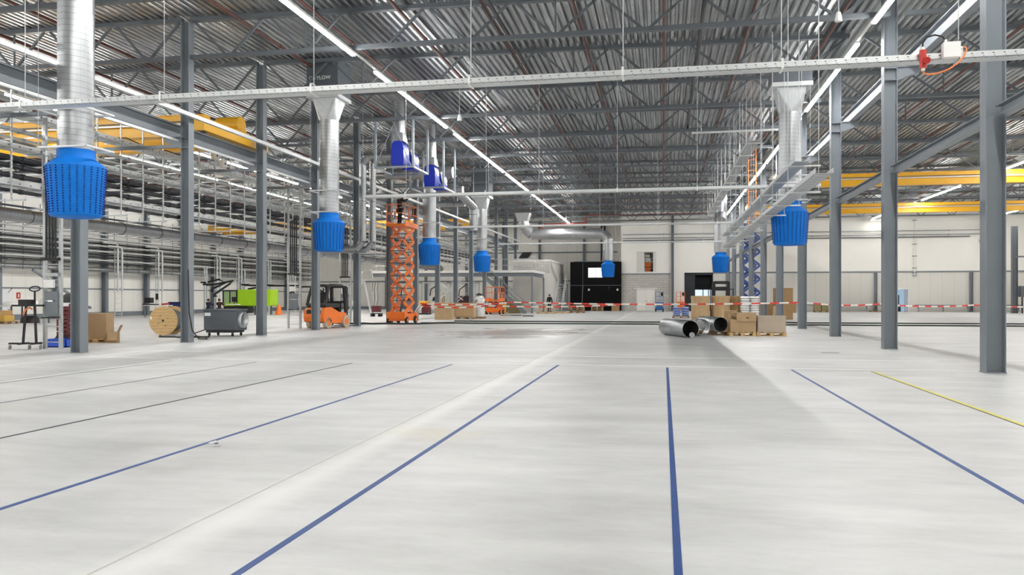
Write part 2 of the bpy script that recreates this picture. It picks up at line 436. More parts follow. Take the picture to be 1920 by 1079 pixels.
# ------------------------------------------------------------------ steel columns
def hsec(b, h, tw=.014, tf=.022):            # flanges face x
    return [(-h / 2, -b / 2), (-h / 2 + tf, -b / 2), (-h / 2 + tf, -tw / 2), (h / 2 - tf, -tw / 2), (h / 2 - tf, -b / 2), (h / 2, -b / 2),
            (h / 2, b / 2), (h / 2 - tf, b / 2), (h / 2 - tf, tw / 2), (-h / 2 + tf, tw / 2), (-h / 2 + tf, b / 2), (-h / 2, b / 2)]
def isec(b, h, tw=.012, tf=.018):
    return [(y, x) for x, y in hsec(b, h, tw, tf)][::-1]
CRX, CLX = 6.43, -15.5
CRY = [17.3 + 7.37 * k for k in range(0, 10)]
CLY = [18.9 + 4.95 * k for k in range(0, 14)]
def column(name, label, group, x, y, b, h, top, bracket):
    t = T(name, label, 'column', (x, y, 0), group)
    m = MB(); m.extr(hsec(b, h), (0, 0, .02), (0, 0, top), (0, 1, 0)); m.build('shaft', steel, t)
    m = MB(); m.box((-h / 2 - .01, -b / 2 - .01, 0), (h / 2 + .01, b / 2 + .01, .02)); m.build('base_plate', steel, t)
    if bracket:
        sx, z = bracket
        m = MB()
        m.add([(sx * h / 2, -.1, z - .36), (sx * (h / 2 + .62), -.1, z - .14), (sx * (h / 2 + .62), -.1, z), (sx * h / 2, -.1, z), (sx * h / 2, .1, z - .36), (sx * (h / 2 + .62), .1, z - .14), (sx * (h / 2 + .62), .1, z), (sx * h / 2, .1, z)], MB.BOXF)
        m.box((sx * h / 2, -.16, z), (sx * (h / 2 + .66), .16, z + .025))
        m.build('bracket', steel, t)
        for zz in (z - .02, z - .36):
            m = MB(); m.box((-h / 2 + .023, -b / 2, zz), (h / 2 - .023, -.01, zz + .02)); m.build('stiffener', steel, t)
    return t
first = None
vis_r = [y for y in CRY]
for k, y in enumerate(CRY):
    lab = 'grey steel H-column, %s of the row on the crane side' % nth(k)
    if first is None: first = column('steel_column', lab, 'columns of the right row', CRX, y, .30, .37, zr(CRX), (1, 8.12))
    else: dup(first, (CRX, y, 0), lab)
first = None
for k, y in enumerate(CLY):
    lab = 'slim grey steel H-column, %s of the row beside the pipe rack' % nth(k)
    if first is None: first = column('steel_column', lab, 'columns of the left row', CLX, y, .30, .30, zr(CLX), (-1, 6.78))
    else: dup(first, (CLX, y, 0), lab)
first = None
k = 0
for y in [43.65 + 4.95 * i for i in range(9)]:
    lab = 'grey steel column on the white side wall, %s from the poster' % nth(k); k += 1
    if first is None: first = column('wall_column', lab, 'columns on the side wall', XL + .3, y, .30, .36, 10.4, None)
    else: dup(first, (XL + .3, y, 0), lab)
first = None
where = {.73: 'right of the block wall with the double door', 11.95: 'behind the white sacks', 6.73: 'right of the dark doorway', 21.2: 'left of the open personnel door', 30.12: 'right of the open personnel door'}
for x in (.95, 6.73, 11.95, 21.2, 30.12):
    lab = 'slim grey column on the far wall ' + list(where.values())[[.95, 11.95, 6.73, 21.2, 30.12].index(x)]
    h_ = 10.3 if x < 2 else 3.97
    column('wall_column', lab, 'columns on the far wall', x, YB - .17, .3, .26, h_, None)
k = 0
for x in (-33, -28, -23, -18.5, -14.2, -9.0):
    lab = 'grey column on the far back wall, %s from the side wall corner' % nth(k); k += 1
    column('wall_column', lab, 'columns on the back wall', x, 91.8, .3, .26, 10.4, None)

# ------------------------------------------------------------------ roof trusses
def truss(label, group, x0, x1, y, bays):
    xm = (x0 + x1) / 2
    t = T('roof_truss', label, 'truss', (xm, y, 9.36), group)
    m = MB((xm, 0, 9.36))
    for sx in (-1, 1): m.bar((x0, sx * .055, zr(x0) + .07), (x1, sx * .055, zr(x1) + .07), .09, .135)
    m.box((x0, -.11, zr((x0 + x1) / 2) - .0), (x0 + .01, .11, zr((x0 + x1) / 2) + .01))
    m.build('top_chord', truss_m, t)
    m = MB((xm, 0, 9.36)); m.bar((x0, 0, 9.43), (x1, 0, 9.43), .16, .13); m.build('bottom_chord', truss_m, t)
    n = bays; st = (x1 - x0) / n
    for i in range(n):
        a, b = x0 + i * st, x0 + (i + 1) * st
        g = .12
        p, q = ((a + g, 0, zr(a)), (b - g, 0, 9.49)) if not i % 2 else ((a + g, 0, 9.49), (b - g, 0, zr(b)))
        m = MB((xm, 0, 9.36)); m.bar(p, q, .07, .07); m.build('diagonal', truss_m, t)
    for i in range(3, n, 6):
        a = x0 + i * st
        m = MB((xm, 0, 9.36)); m.bar((a, 0, 9.49), (a, 0, zr(a)), .045, .045); m.build('post', truss_m, t)
    return t
TY = [13.95 + 4.95 * k for k in range(16)]
for nm, x0, x1, nb in (('middle', CLX + .16, CRX - .2, 16), ('side', XL + .5, CLX - .16, 20), ('crane', CRX + .2, XR, 22)):
    first = None
    for k, y in enumerate(TY if nm == 'side' else TY[:-1]):
        lab = 'grey lattice roof truss over the %s, %s from the camera' % ({'middle': 'open middle bay', 'side': 'bay with the pipe racks', 'crane': 'bay with the long yellow cranes'}[nm], nth(k))
        if first is None: first = truss(lab, 'trusses over the %s bay' % nm, x0, x1, y, nb)
        else: dup(first, ((x0 + x1) / 2, y, 9.36), lab)

# ------------------------------------------------------------------ strip lights
ZL = 9.2
ROWS = [(-9.68, 'over the open floor towards the orange scissor lift', [23.9, 25.8, 34.9, 36.3, 48.0, 48.9, 60.2, 61.2, 72.5, 73.5]),
        (5.8, 'close beside the right column row', [23.8, 25.7, 34.6, 36.0, 47.6, 48.4, 60.2, 61.2, 72.5, 73.5]),
        (-24.5, 'behind the pipe rack', [22.0, 26.0, 31.5, 38.0, 50.5, 52.5, 58, 60, 70, 71]),
        (-29.0, 'added in the pipe rack bay to brighten its wall', [24.0, 26.0, 34.0, 36.0, 48.0, 49.5, 60, 61, 71, 72]),  # extra lamp row, added to keep the side wall bright
        (20.2, 'across the yellow cranes', [26, 28, 38.0, 40.0, 53.3, 59.9, 68.2, 70]),
        (31.0, 'near the outer crane bay wall', [26, 28, 40.0, 42.0, 55.3, 57, 68.2, 70])]
for x, where, gaps in ROWS:
    t = T('lighting_trunking', 'long white lighting rail ' + where, 'light rail', (x, 36, ZL + .1))
    m = MB((x, 36, ZL + .1)); m.bar((x, YN + 2, ZL + .11), (x, 84, ZL + .11), .07, .05); m.build('rail', white, t)
    m = MB((x, 36, ZL + .1))
    for y in TY: m.bar((x, y, ZL + .13), (x, y, 9.36), .02, .02)
    m.build('hanger', rodm, t)
    ys = [YN + 2.5] + gaps + [83.5]
    for j in range(0, len(ys), 2):
        y0, y1 = ys[j], ys[j + 1]
        first_ = j == 0
        # a run is made of 2.4 m luminaires end to end: split so each is its own lamp when near enough to be seen
        lab = 'glowing strip light %s, %s run' % (where, nth(j // 2))
        s = T('strip_light', lab, 'light', (x, (y0 + y1) / 2, ZL), 'strip lights')
        m = MB((x, (y0 + y1) / 2, ZL)); m.box((x - .065, y0, ZL + .03), (x + .065, y1, ZL + .083)); m.build('housing', white, s)
        m = MB((x, (y0 + y1) / 2, ZL)); m.box((x - .055, y0 + .02, ZL - .03), (x + .055, y1 - .02, ZL + .03)); m.build('diffuser', lit, s)

# ------------------------------------------------------------------ pipes and cables under the roof
def couplings(t, off, x, z, r, ys, m_, name='coupling'):
    for y in ys:
        m = MB(off); m.rod((x, y - .06, z), (x, y + .06, z), r * 1.28, 10); m.build(name, m_, t)
k = 0
for x in [-40.2, -35, -30, -27, -22.4, -19.6] + [-13.48, -10.78, -8.08, -5.38, -2.68, .02, 2.72, 5.42] + [8.6, 11.4, 14.2, 17.0, 21.5, 25.0, 28.0, 33]:
    z = zr(x) - .09
    bay = 'side bay' if x < -16 else 'middle bay' if x < 6.4 else 'crane bay'
    if x in (-40.2, -13.48, 8.6): k = 0
    t = T('sprinkler_pipe', 'red-brown sprinkler pipe under the %s roof, %s from the left' % (bay, nth(k)), 'pipe', (x, 50, z), 'sprinkler pipes'); k += 1
    o = (x, 50, z)
    m = MB(o); m.rod((x, 13.2, z), (x, 84 if x > -4.5 else 90, z), .055, 10); m.build('pipe', brown, t)
    couplings(t, o, x, z, .055, [16.5 + 4.95 * i for i in range(14)], brown)
t = T('rainwater_pipe', 'black rainwater pipe running under the roof near the middle', 'pipe', (1.15, 26, 9.75))
m = MB((1.15, 26, 9.75)); m.tube([(1.15, 13.5, 9.9), (1.15, 38.6, 9.8), (1.15, 38.85, 9.77), (1.15, 39.0, 9.6), (1.15, 39.0, 9.5)], .075, 12); m.build('pipe', pipe_k, t)
for y in (17.2, 21.2, 25.2, 29.2, 33.2, 37.2):
    m = MB((1.15, 26, 9.75)); m.rod((1.15, y, 9.88), (1.15, y + .05, 9.88), .086, 12); m.build('collar', steel_d, t)
for i, x in enumerate((-4.95, -4.7, -1.9)):
    m = MB((x, 50, 9.6)); m.tube([(x + .02 * sin(j), 14 + j * 4.9, 9.62 - .03 * (j % 2)) for j in range(15)], .022, 6)
    single(m, 'roof_cable', rubber, 'thin black cable along the roof, %s from the left strip light' % nth(i), 'cable', (x, 50, 9.6), 'roof cables')
t = T('sprinkler_main', 'red sprinkler main crossing the far end below the roof', 'pipe', (-4, 82, 9.2))
m = MB((-4, 82, 9.2)); m.tube([(-12.6, 82.0, 7.4), (-12.6, 82, 8.9), (-12.5, 82, 9.05), (-8.0, 82, 9.05), (-7.9, 82, 9.1), (-7.9, 82, 9.75), (-7.8, 82, 9.85), (6.0, 82, 9.85)], .11, 12); m.build('pipe', mat('sprinkler red', (.30, .03, .025), .45), t)
for x in (-10.5, -5.5, -2.5, .5, 3.5):
    m = MB((-4, 82, 9.2)); z = 9.05 if x < -8 else 9.85
    m.rod((x, 82, z), (x + .12, 82, z), .14, 12); m.build('coupling', brown, t)
# pendant bell lamps / detectors
for x, y, z, lab in ((4.58, 22.43, 8.95, 'white bell-shaped sensor hanging beside the nearer end of the right strip light'), (-8.34, 32.1, 8.95, 'white bell-shaped sensor hanging near the left strip light'), (-9.2, 76, 8.9, 'white bell-shaped sensor hanging near the far red main'), (22.6, 54.5, 8.9, 'white bell-shaped sensor hanging near the yellow crane')):
    t = T('bell_sensor', lab, 'sensor', (x, y, z))
    m = MB(); m.rod((0, 0, .15), (0, 0, zr(x) + DECK - .003 - z), .012, 6); m.build('rod', rodm, t)
    m = MB(); m.lathe([(.03, .16), (.06, .14), (.085, 0), (.1, -.08), (.085, -.1)], 16); m.build('housing', white, t)

# ------------------------------------------------------------------ cross trays
def cross_tray(label, y, x0, x1, z, rods, ztop=9.36):
    t = T('cable_tray', label, 'cable tray', ((x0 + x1) / 2, y, z))
    o = ((x0 + x1) / 2, y, z)
    m = MB(o); wd, h = .30, .10
    m.box((x0, y, z), (x1, y + wd, z + .006)); m.box((x0, y, z), (x1, y + .006, z + h)); m.box((x0, y + wd - .006, z), (x1, y + wd, z + h))
    m.cur = 1
    n = int((x1 - x0) / .16)
    if y < 20:
        for i in range(n):
            xx = x0 + .08 + i * .16
            m.box((xx, y - .002, z + .055), (xx + .03, y + .001, z + .07)); m.box((xx + .06, y + .03, z - .002), (xx + .09, y + .045, z + .001))
            m.box((xx + .02, y - .002, z + .018), (xx + .04, y + .001, z + .028))
    m.build('tray', [galv_l, steel_d], t)
    for x in rods:
        m = MB(o)
        m.box((x - .02, y - .012, z - .012), (x + .02, y - .002, z + .17)); m.box((x - .02, y - .012, z - .022), (x + .02, y + wd + .01, z - .008)); m.box((x - .02, y - .012, z + .155), (x + .02, y + .16, z + .17))
        m.build('bracket', white, t)
        m = MB(o); m.rod((x, y + .14, z + .15), (x, y + .14, ztop), .008, 6); m.build('rod', rodm, t)
    return t
TRZ = 5.38
cross_tray('nearest long white perforated cable tray crossing the whole hall in front', 14.0, -15.2, 9.6, TRZ, (-12.86, -9.69, -6.53, -3.46, -.7, 1.97, 4.74, 7.6), 10.4)
cross_tray('second white cable tray crossing the hall, ending above the right blue diffuser', 28.15, -11.0, 5.2, 5.22, (-9.4, -6.35, -4.4, -1.6, 1.15, 4.6))
cross_tray('third white cable tray crossing the hall in front of the third blue diffuser', 43.2, -11.9, 4.3, TRZ, (-9.6, -6.5, -3.4, -.3, 2.8))
cross_tray('farthest white cable tray crossing the hall before the black booth', 57.6, -12, 4.2, TRZ, (-9.6, -6.5, -3.4, -.3, 2.8))
# transverse conduit carrying the lamp tube next to the rainwater pipe
m = MB((3, 35.2, 8.6)); m.rod((1.2, 35.2, 8.6), (4.8, 35.2, 8.6), .05, 10); m.rod((1.6, 35.2, 8.6), (1.6, 35.2, 10.53), .01, 6); m.rod((4.2, 35.2, 8.6), (4.2, 35.2, 10.5), .01, 6); single(m, 'conduit', galv_l, 'short white conduit hung crosswise below the black rainwater pipe', 'pipe', (3, 35.2, 8.6))
# red CEE plug and box on the first tray
t = T('power_socket', 'red power plug with socket hanging on the nearest cable tray', 'plug', (4.14, 13.94, 5.38))
m = MB(); m.rod((0, 0, -.02), (0, 0, .14), .055, 16); m.rod((0, -.02, -.16), (0, -.02, .0), .05, 16, .058); m.build('body', red, t)
m = MB(); m.rod((.03, -.12, -.06), (.03, -.02, -.03), .055, 16); m.build('lid', mat('red plug lid', (.45, .02, .015), .35), t)
m = MB(); m.rod((0, 0, .14), (0, 0, .19), .035, 12); m.build('gland', white, t)
m = MB(); m.rod((0, -.02, -.2), (0, -.02, -.16), .03, 12); m.build('gland', white, t)
t = T('junction_box', 'white junction box mounted on the nearest tray beside the red plug', 'box', (4.56, 13.93, 5.42))
m = MB(); m.box((-.13, -.06, -.05), (.13, .06, .20)); m.build('body', white, t, bevel=.01)
m = MB(); m.rod((.13, 0, .1), (.17, 0, .1), .025, 10); m.build('gland', white, t)
m = MB(); m.rod((-.08, 0, .20), (-.08, 0, .25), .02, 10); m.build('gland', white, t)
m = MB((4.3, 13.93, 5.6)); m.tube([(4.14, 13.94, 5.56), (4.14, 13.94, 5.64), (4.2, 13.94, 5.73), (4.32, 13.94, 5.76), (4.43, 13.94, 5.73), (4.48, 13.93, 5.66)], .014, 8)
single(m, 'cable', rubber, 'short dark cable arching from the red plug to the white box', 'cable', (4.3, 13.93, 5.6))
m = MB((4.5, 13.9, 5.4)); m.tube([(4.14, 13.92, 5.19), (4.15, 13.92, 5.14), (4.22, 13.9, 5.11), (4.35, 13.88, 5.12), (4.5, 13.87, 5.17), (4.64, 13.87, 5.26), (4.74, 13.88, 5.38), (4.78, 13.9, 5.48), (4.77, 13.92, 5.53), (4.73, 13.93, 5.53)], .014, 8)
single(m, 'cable', cable_o, 'orange cable looping under the nearest tray from the red plug', 'cable', (4.5, 13.9, 5.4))

# ------------------------------------------------------------------ air ducts and blue diffusers
def diffuser_mesh(nz_cols=26, nz_rows=19):
    m = MB()
    prof = [(.39, 1.55), (.39, 1.36), (.42, 1.34), (.60, 1.20), (.622, 1.17), (.618, 1.14), (.545, .10), (.52, .05), (.40, .03), (0, .03)]
    m.lathe(prof[::-1], 48)
    # pressed seams
    for z in (.45, .80): 
        r = .545 + (.618 - .545) * (z - .1) / 1.04
        m.lathe([(r + .001, z - .006), (r + .006, z), (r + .001, z + .006)], 48, None, False)
    m.cur = 1
    for i in range(nz_cols):
        a = 2 * pi * (i + .5) / nz_cols
        for j in range(nz_rows):
            z = .13 + (1.13 - .13) * j / (nz_rows - 1)
            r = .545 + (.618 - .545) * (z - .1) / 1.04
            M = Matrix.Rotation(a, 4, 'Z') @ Matrix.Translation((r - .004, 0, z))
            m.add([(0, -.022, 0), (0, 0, -.016), (0, .022, 0), (0, 0, .016), (.034, -.014, -.006), (.034, 0, -.014), (.034, .014, -.006), (.034, 0, .004)], [(0, 1, 5, 4), (1, 2, 6, 5), (2, 3, 7, 6), (3, 0, 4, 7), (4, 5, 6, 7)], False, M)
    for i in range(30):                                 # pleats on the shoulder
        pass
    return m
DZ = 3.27
duct0 = None
def supply_duct(label, x, y, zt, box, flat=False):
    """vertical spiral duct with a square transition and a plenum up to the roof"""
    zb = DZ + 1.55
    t = T('supply_duct', label, 'duct', (x, y, zb), 'vertical supply ducts')
    m = MB(); m.lathe([(.375, -.03), (.375, zt - zb)], 48); m.build('duct_pipe', spiral, t)
    if box:
        m = MB(); h = .8; n = 32
        vs = [(.375 * cos(2 * pi * i / n), .375 * sin(2 * pi * i / n), zt - zb) for i in range(n)]
        for i in range(n):
            a = 2 * pi * i / n; c_, s_ = cos(a), sin(a); q = .48 / max(abs(c_), abs(s_)); vs.append((c_ * q, s_ * q, zt - zb + h))
        sq = [(.48, .48, zt - zb + h), (-.48, .48, zt - zb + h), (-.48, -.48, zt - zb + h), (.48, -.48, zt - zb + h)]
        vs = vs[:n] + sq
        fs = []
        for q_ in range(4):
            fs += [(q_ * 8 + i, (q_ * 8 + i + 1) % n, n + q_) for i in range(8)]
            fs.append((n + q_, ((q_ + 1) * 8) % n, n + (q_ + 1) % 4))
        m.add(vs, fs); m.build('transition', galv, t)
        m = MB(); z0 = zt - zb + h; m.box((-.66, -.66, z0), (.66, .66, z0 + .14)); m.build('collar', galv_l, t)
        m = MB(); m.box((-.64, -.64, z0 + .14), (.64, .64, (9.36 if x > 0 else zr(x) + DECK) - zb)); m.build('plenum', heat_g if box == 2 else steel_d, t)
    m = MB(); m.bar((-.62, -.43, .02), (.62, -.43, .02), .04, .04); m.bar((-.62, .43, .02), (.62, .43, .02), .04, .04); m.bar((-.62, -.45, .02), (-.62, .45, .02), .04, .04); m.bar((.62, -.45, .02), (.62, .45, .02), .04, .04); m.build('clamp_frame', galv_l, t)
    m = MB(); z = .86; m.bar((-.62, -.43, z), (.62, -.43, z), .04, .04); m.bar((-.62, .43, z), (.62, .43, z), .04, .04); m.bar((-.62, -.45, z), (-.62, .45, z), .04, .04); m.bar((.62, -.45, z), (.62, .45, z), .04, .04); m.build('clamp_frame', galv_l, t)
    for sx in (-1, 1):
        m = MB(); m.rod((sx * .6, -.43, .02), (sx * .6, -.43, 9.36 - zb), .006, 6); m.build('rod', rodm, t)
    return t
DUCTS = [(-13.06, 15.82, 8.47, 1, 'nearest big silver spiral duct in front of the pipe rack'), (-13.01, 29.56, 8.47, 2, 'silver spiral duct under the dark lettered unit'), (-13.01, 43.3, 9.34, 0, 'silver spiral duct coming down behind the hanging blue fan units'),
         (-12.83, 55.81, 7.8, 1, 'silver spiral duct left of the mezzanine, farthest of its row'), (4.32, 28.99, 7.9, 1, 'silver spiral duct beside the right column row')]
DIFF = [(-13.06, 15.82, 'nearest and largest blue air diffuser, in front of the pipe rack'), (-13.01, 29.56, 'blue air diffuser in front of the twin bent silver ducts'), (-13.01, 43.3, 'blue air diffuser right of the tall orange scissor lift'),
        (-12.83, 55.81, 'small looking blue air diffuser above the far cardboard boxes'), (-4.93, 72.3, 'blue air diffuser hanging in front of the black booth'), (4.32, 28.99, 'blue air diffuser on the right, partly behind the slanting cable tray'), (4.13, 60.4, 'blue air diffuser above the brown cardboard drums')]
for x, y, zt, b, lab in DUCTS: supply_duct(lab, x, y, zt, b)
d0 = None
for x, y, lab in DIFF:
    if d0 is None: d0 = single(diffuser_mesh(), 'air_diffuser', [fabric, nozzle], lab, 'diffuser', (x, y, DZ), 'blue air diffusers')
    else: dup(d0, (x, y, DZ), lab)
# lettering on the dark unit above the second duct
def text(body, size, loc, rot, m_, parent=None, name='lettering'):
    cu = bpy.data.curves.new(name, 'FONT'); cu.body = body; cu.size = size; cu.extrude = .004; cu.align_x = 'CENTER'; cu.align_y = 'CENTER'
    cu.materials.append(m_)
    o = bpy.data.objects.new(name, cu); COL.objects.link(o); o.location = loc; o.rotation_euler = rot
    bpy.context.view_layer.update()
    me = bpy.data.meshes.new_from_object(o)
    q = bpy.data.objects.new(name, me); COL.objects.link(q); q.location = loc; q.rotation_euler = rot
    bpy.data.objects.remove(o)
    if parent: q.parent = parent
    return q
for o in list(bpy.data.objects):
    if o.get('label', '').startswith('silver spiral duct under the dark'):
        text('OXYLOW', .2, (-.1, -.655, 5.2), (pi / 2, 0, 0), white, o)

# duct with elbow serving the booth, and the bent one above the drums
def long_duct(name, label, segs, r, mat_=spiral, straps=()):
    p0 = V(segs[0][0])
    t = T(name, label, 'duct', p0)
    for a, b in segs:
        a, b = V(a), V(b)
        m = MB(); l = (b - a).length
        m.lathe([(r, 0), (r, l)], 32, None, True)
        o = m.build('duct_pipe', mat_, t)
        z = (b - a).normalized(); o.rotation_mode = 'QUATERNION'; o.rotation_quaternion = z.to_track_quat('Z', 'Y'); o.location = a - p0
    for a, b in straps:
        m = MB(p0); m.rod(a, b, r * 1.04, 28); m.build('strap', steel_d, t)
        m = MB(p0); c_ = (V(a) + V(b)) / 2; m.rod(c_, (c_.x, c_.y, zr(c_.x) + DECK - .003), .012, 6); m.build('rod', rodm, t)
    return t
x1, y1 = -4.93, 72.3
t = long_duct('booth_duct', 'silver duct bending from the roof and down over the black booth', [((x1, y1, DZ + 1.52), (x1, y1, 6.75)), ((x1, y1, 6.75), (x1 - .5, y1, 7.25)), ((x1 - .5, y1, 7.25), (x1 - 7, y1, 7.25)), ((x1 - 7, y1, 7.25), (x1 - 7.6, y1, 7.8)), ((x1 - 7.6, y1, 7.8), (x1 - 7.8, y1, 8.5))], .48)
m = MB((x1, y1, DZ + 1.55)); n = 4
m.add([(x1 - 8.25, y1 - .4, 8.5), (x1 - 7.35, y1 - .4, 8.5), (x1 - 7.35, y1 + .4, 8.5), (x1 - 8.25, y1 + .4, 8.5), (x1 - 8.5, y1 - .6, 9.25), (x1 - 7.1, y1 - .6, 9.25), (x1 - 7.1, y1 + .6, 9.25), (x1 - 8.5, y1 + .6, 9.25)], MB.BOXF); m.build('inlet_hood', galv, t)
x1, y1 = 4.13, 60.4
long_duct('supply_duct', 'silver duct with a knee bend above the brown drums', [((x1, y1, DZ + 1.52), (x1, y1, 7.0)), ((x1, y1, 7.0), (x1 + .1, y1 + 1.2, 7.6)), ((x1 + .1, y1 + 1.2, 7.6), (x1 + .1, y1 + 1.4, 10.38))], .46)

# twin ducts dropping beside the left columns, with their runs from the roof
for i, dx in enumerate((0, .38)):
    X0, Y0 = -14.55 + dx, 37.1 + .35 * i
    long_duct('extract_duct', 'slim silver duct bending down, %s' % ('first of the twin pair nearer the diffuser' if i == 0 else 'second of the twin pair nearer the column'),
              [((X0 - 2.4, Y0, 3.85), (X0 - .35, Y0, 3.85)), ((X0 - .35, Y0, 3.85), (X0, Y0, 4.25)), ((X0, Y0, 4.25), (X0, Y0, 8.05 + .1 * i)), ((X0, Y0, 8.05 + .1 * i), (X0 + .3, Y0, 8.4)), ((X0 + .3, Y0, 8.4), (X0 + 1.5, Y0, 8.4))], .16 if i else .17, spiral, [((X0, Y0, 6.2), (X0, Y0, 6.23))])
for i, (ya, za, xa, xb) in enumerate(((41.7, 8.25, -15.0, -11.2), (46.2, 7.9, -15.0, -11.8), (50.5, 7.6, -14.8, -12.75))):
    long_duct('extract_duct', 'silver duct running crosswise below the roof behind the hanging fan units, %s' % nth(i), [((xa, ya, za), (xb, ya, za))], .3 - .05 * i, spiral, [((xa + 1.3, ya, za), (xa + 1.34, ya, za))])
long_duct('extract_duct', 'silver duct slanting down behind the hanging blue fan units', [((-12.6, 47, 8.2), (-12.3, 51, 7.4)), ((-12.3, 51, 7.4), (-12.3, 51, 5.9))], .26, spiral, [((-12.3, 51, 6.9), (-12.3, 51, 6.94))])

# ------------------------------------------------------------------ hanging fan units
def fan_unit(label, x, y, z, L=2.2, W=1.75):
    t = T('fan_unit', label, 'fan unit', (x, y, z))
    top = 9.36 - z
    for sx in (0, -W):
        for sy in (0, L):
            m = MB(); m.bar((sx, sy, 0), (sx, sy, top), .09, .09, (0, 1, 0)); m.build('post', steel, t)
    m = MB()
    m.bar((0, 0, .04), (0, L, .04), .08, .08); m.build('rail', galv_l, t)  # paler than the other rails: light falling on it set in the colour
    m = MB(); m.bar((-W, 0, .04), (-W, L, .04), .08, .08); m.build('rail', steel, t)
    for sy in (0, L):
        m = MB(); m.bar((-W, sy, .04), (0, sy, .04), .08, .08); m.build('rail', steel, t)
    m = MB(); m.bar((-W, 0, .1), (-.75, 0, 2.3), .03, .03); m.build('brace', steel, t)
    m = MB(); m.bar((-.1, -.03, .1), (-1.0, -.03, 2.2), .03, .03); m.build('brace', steel, t)
    # two barrel shaped casings
    for j, (cy, w2) in enumerate(((.35, .8), (1.55, .7))):
        m = MB()
        poly = [(-.27, 0), (.27, 0), (.30, .25), (.29, .7), (.25, .98), (.14, 1.1), (-.14, 1.1), (-.25, .98), (-.29, .7), (-.30, .25)]
        xo = -.72 if j == 0 else -.62
        vs = [(xo + a, cy - w2 / 2, .1 + b * (1 if j == 0 else .75)) for a, b in poly] + [(xo + a, cy + w2 / 2, .1 + b * (1 if j == 0 else .75)) for a, b in poly]
        n = len(poly)
        m.add(vs, [list(range(n)), list(range(n, 2 * n))[::-1]]); m.add(vs, [(i + n, (i + 1) % n + n, (i + 1) % n, i) for i in range(n)], True)
        c = m.build('casing', blue_p, t, bevel=.03)
        if j == 0:
            m = MB(); m.add([(xo - .25, .0, 1.2), (xo + .25, 0, 1.2), (xo + .25, .7, 1.2), (xo - .25, .7, 1.2), (xo - .2, .1, 1.6), (xo + .2, .1, 1.6), (xo + .2, .6, 1.6), (xo - .2, .6, 1.6)], MB.BOXF); m.build('outlet', galv, t)
            m = MB(); m.lathe([(.24, 0), (.24, top - 1.6 + .9)], 24, Matrix.Translation((xo, .35, 1.6))); m.build('duct_pipe', spiral, t)
        else:
            m = MB(); m.bar((xo + .3, cy - .4, .3), (xo + .15, cy - .4, 1.0), .05, .04); m.bar((xo + .45, cy - .4, .3), (xo + .2, cy - .4, 1.0), .05, .04); m.build('support', white, t)
    return t
fan_unit('blue fan unit hanging in a grey frame, the nearer of the pair', -10.9, 33.77, 7.25)
fan_unit('blue fan unit hanging in a grey frame, the farther of the pair', -10.9, 38.72, 7.0)

# ------------------------------------------------------------------ crane runways and horizontal beams
t = T('crane_runway', 'grey crane runway beam on brackets beside the right column row', 'beam', (7.0, 50, 8.15))
m = MB((7.0, 50, 8.15)); m.extr(isec(.22, .42), (7.0, YN + 1, 8.355), (7.0, 85.5, 8.355)); m.build('beam', galv_l if False else steel, t)
m = MB((7.0, 50, 8.15)); m.box((6.97, YN + 1, 8.565), (7.03, 85.5, 8.62)); m.build('rail', steel_d, t)
t = T('crane_runway', 'grey crane runway beam on brackets behind the left column row', 'beam', (-16.05, 50, 6.81))
m = MB((-16.05, 50, 6.81)); m.extr(isec(.22, .45), (-16.05, YN + 1, 7.03), (-16.05, 88, 7.03)); m.build('beam', steel, t)
m = MB((-16.05, 50, 6.81)); m.box((-16.08, YN + 1, 7.255), (-16.02, 88, 7.31)); m.build('rail', steel_d, t)
for k in range(-1, 9):
    y0, y1 = (CRY[k] if k >= 0 else CRY[0] - 7.37) + .16, (CRY[k + 1]) - .16
    m = MB((6.5, (y0 + y1) / 2, 5.05)); m.extr(isec(.22, .22), (6.52, y0, 5.16), (6.52, y1, 5.16))
    single(m, 'bracing_beam', steel, 'grey horizontal steel beam between two columns of the crane row, %s span' % nth(k + 1), 'beam', (6.5, (y0 + y1) / 2, 5.05), 'horizontal beams of the crane row')
# bus bar and conduits along the left columns
for i, (x, z, r, m_, lab) in enumerate(((-15.1, 7.42, .06, galv_l, 'white busbar trunking in front of the pipe rack row of columns'), (-15.78, 6.68, .04, galv_l, 'white conduit just under the crane runway of the pipe rack row'))):
    m = MB((x, 50, z)); m.box((x - r, 13, z - r), (x + r, 84, z + r)); m.cur = 0
    single(m, 'busbar', m_, lab, 'cable duct', (x, 50, z))

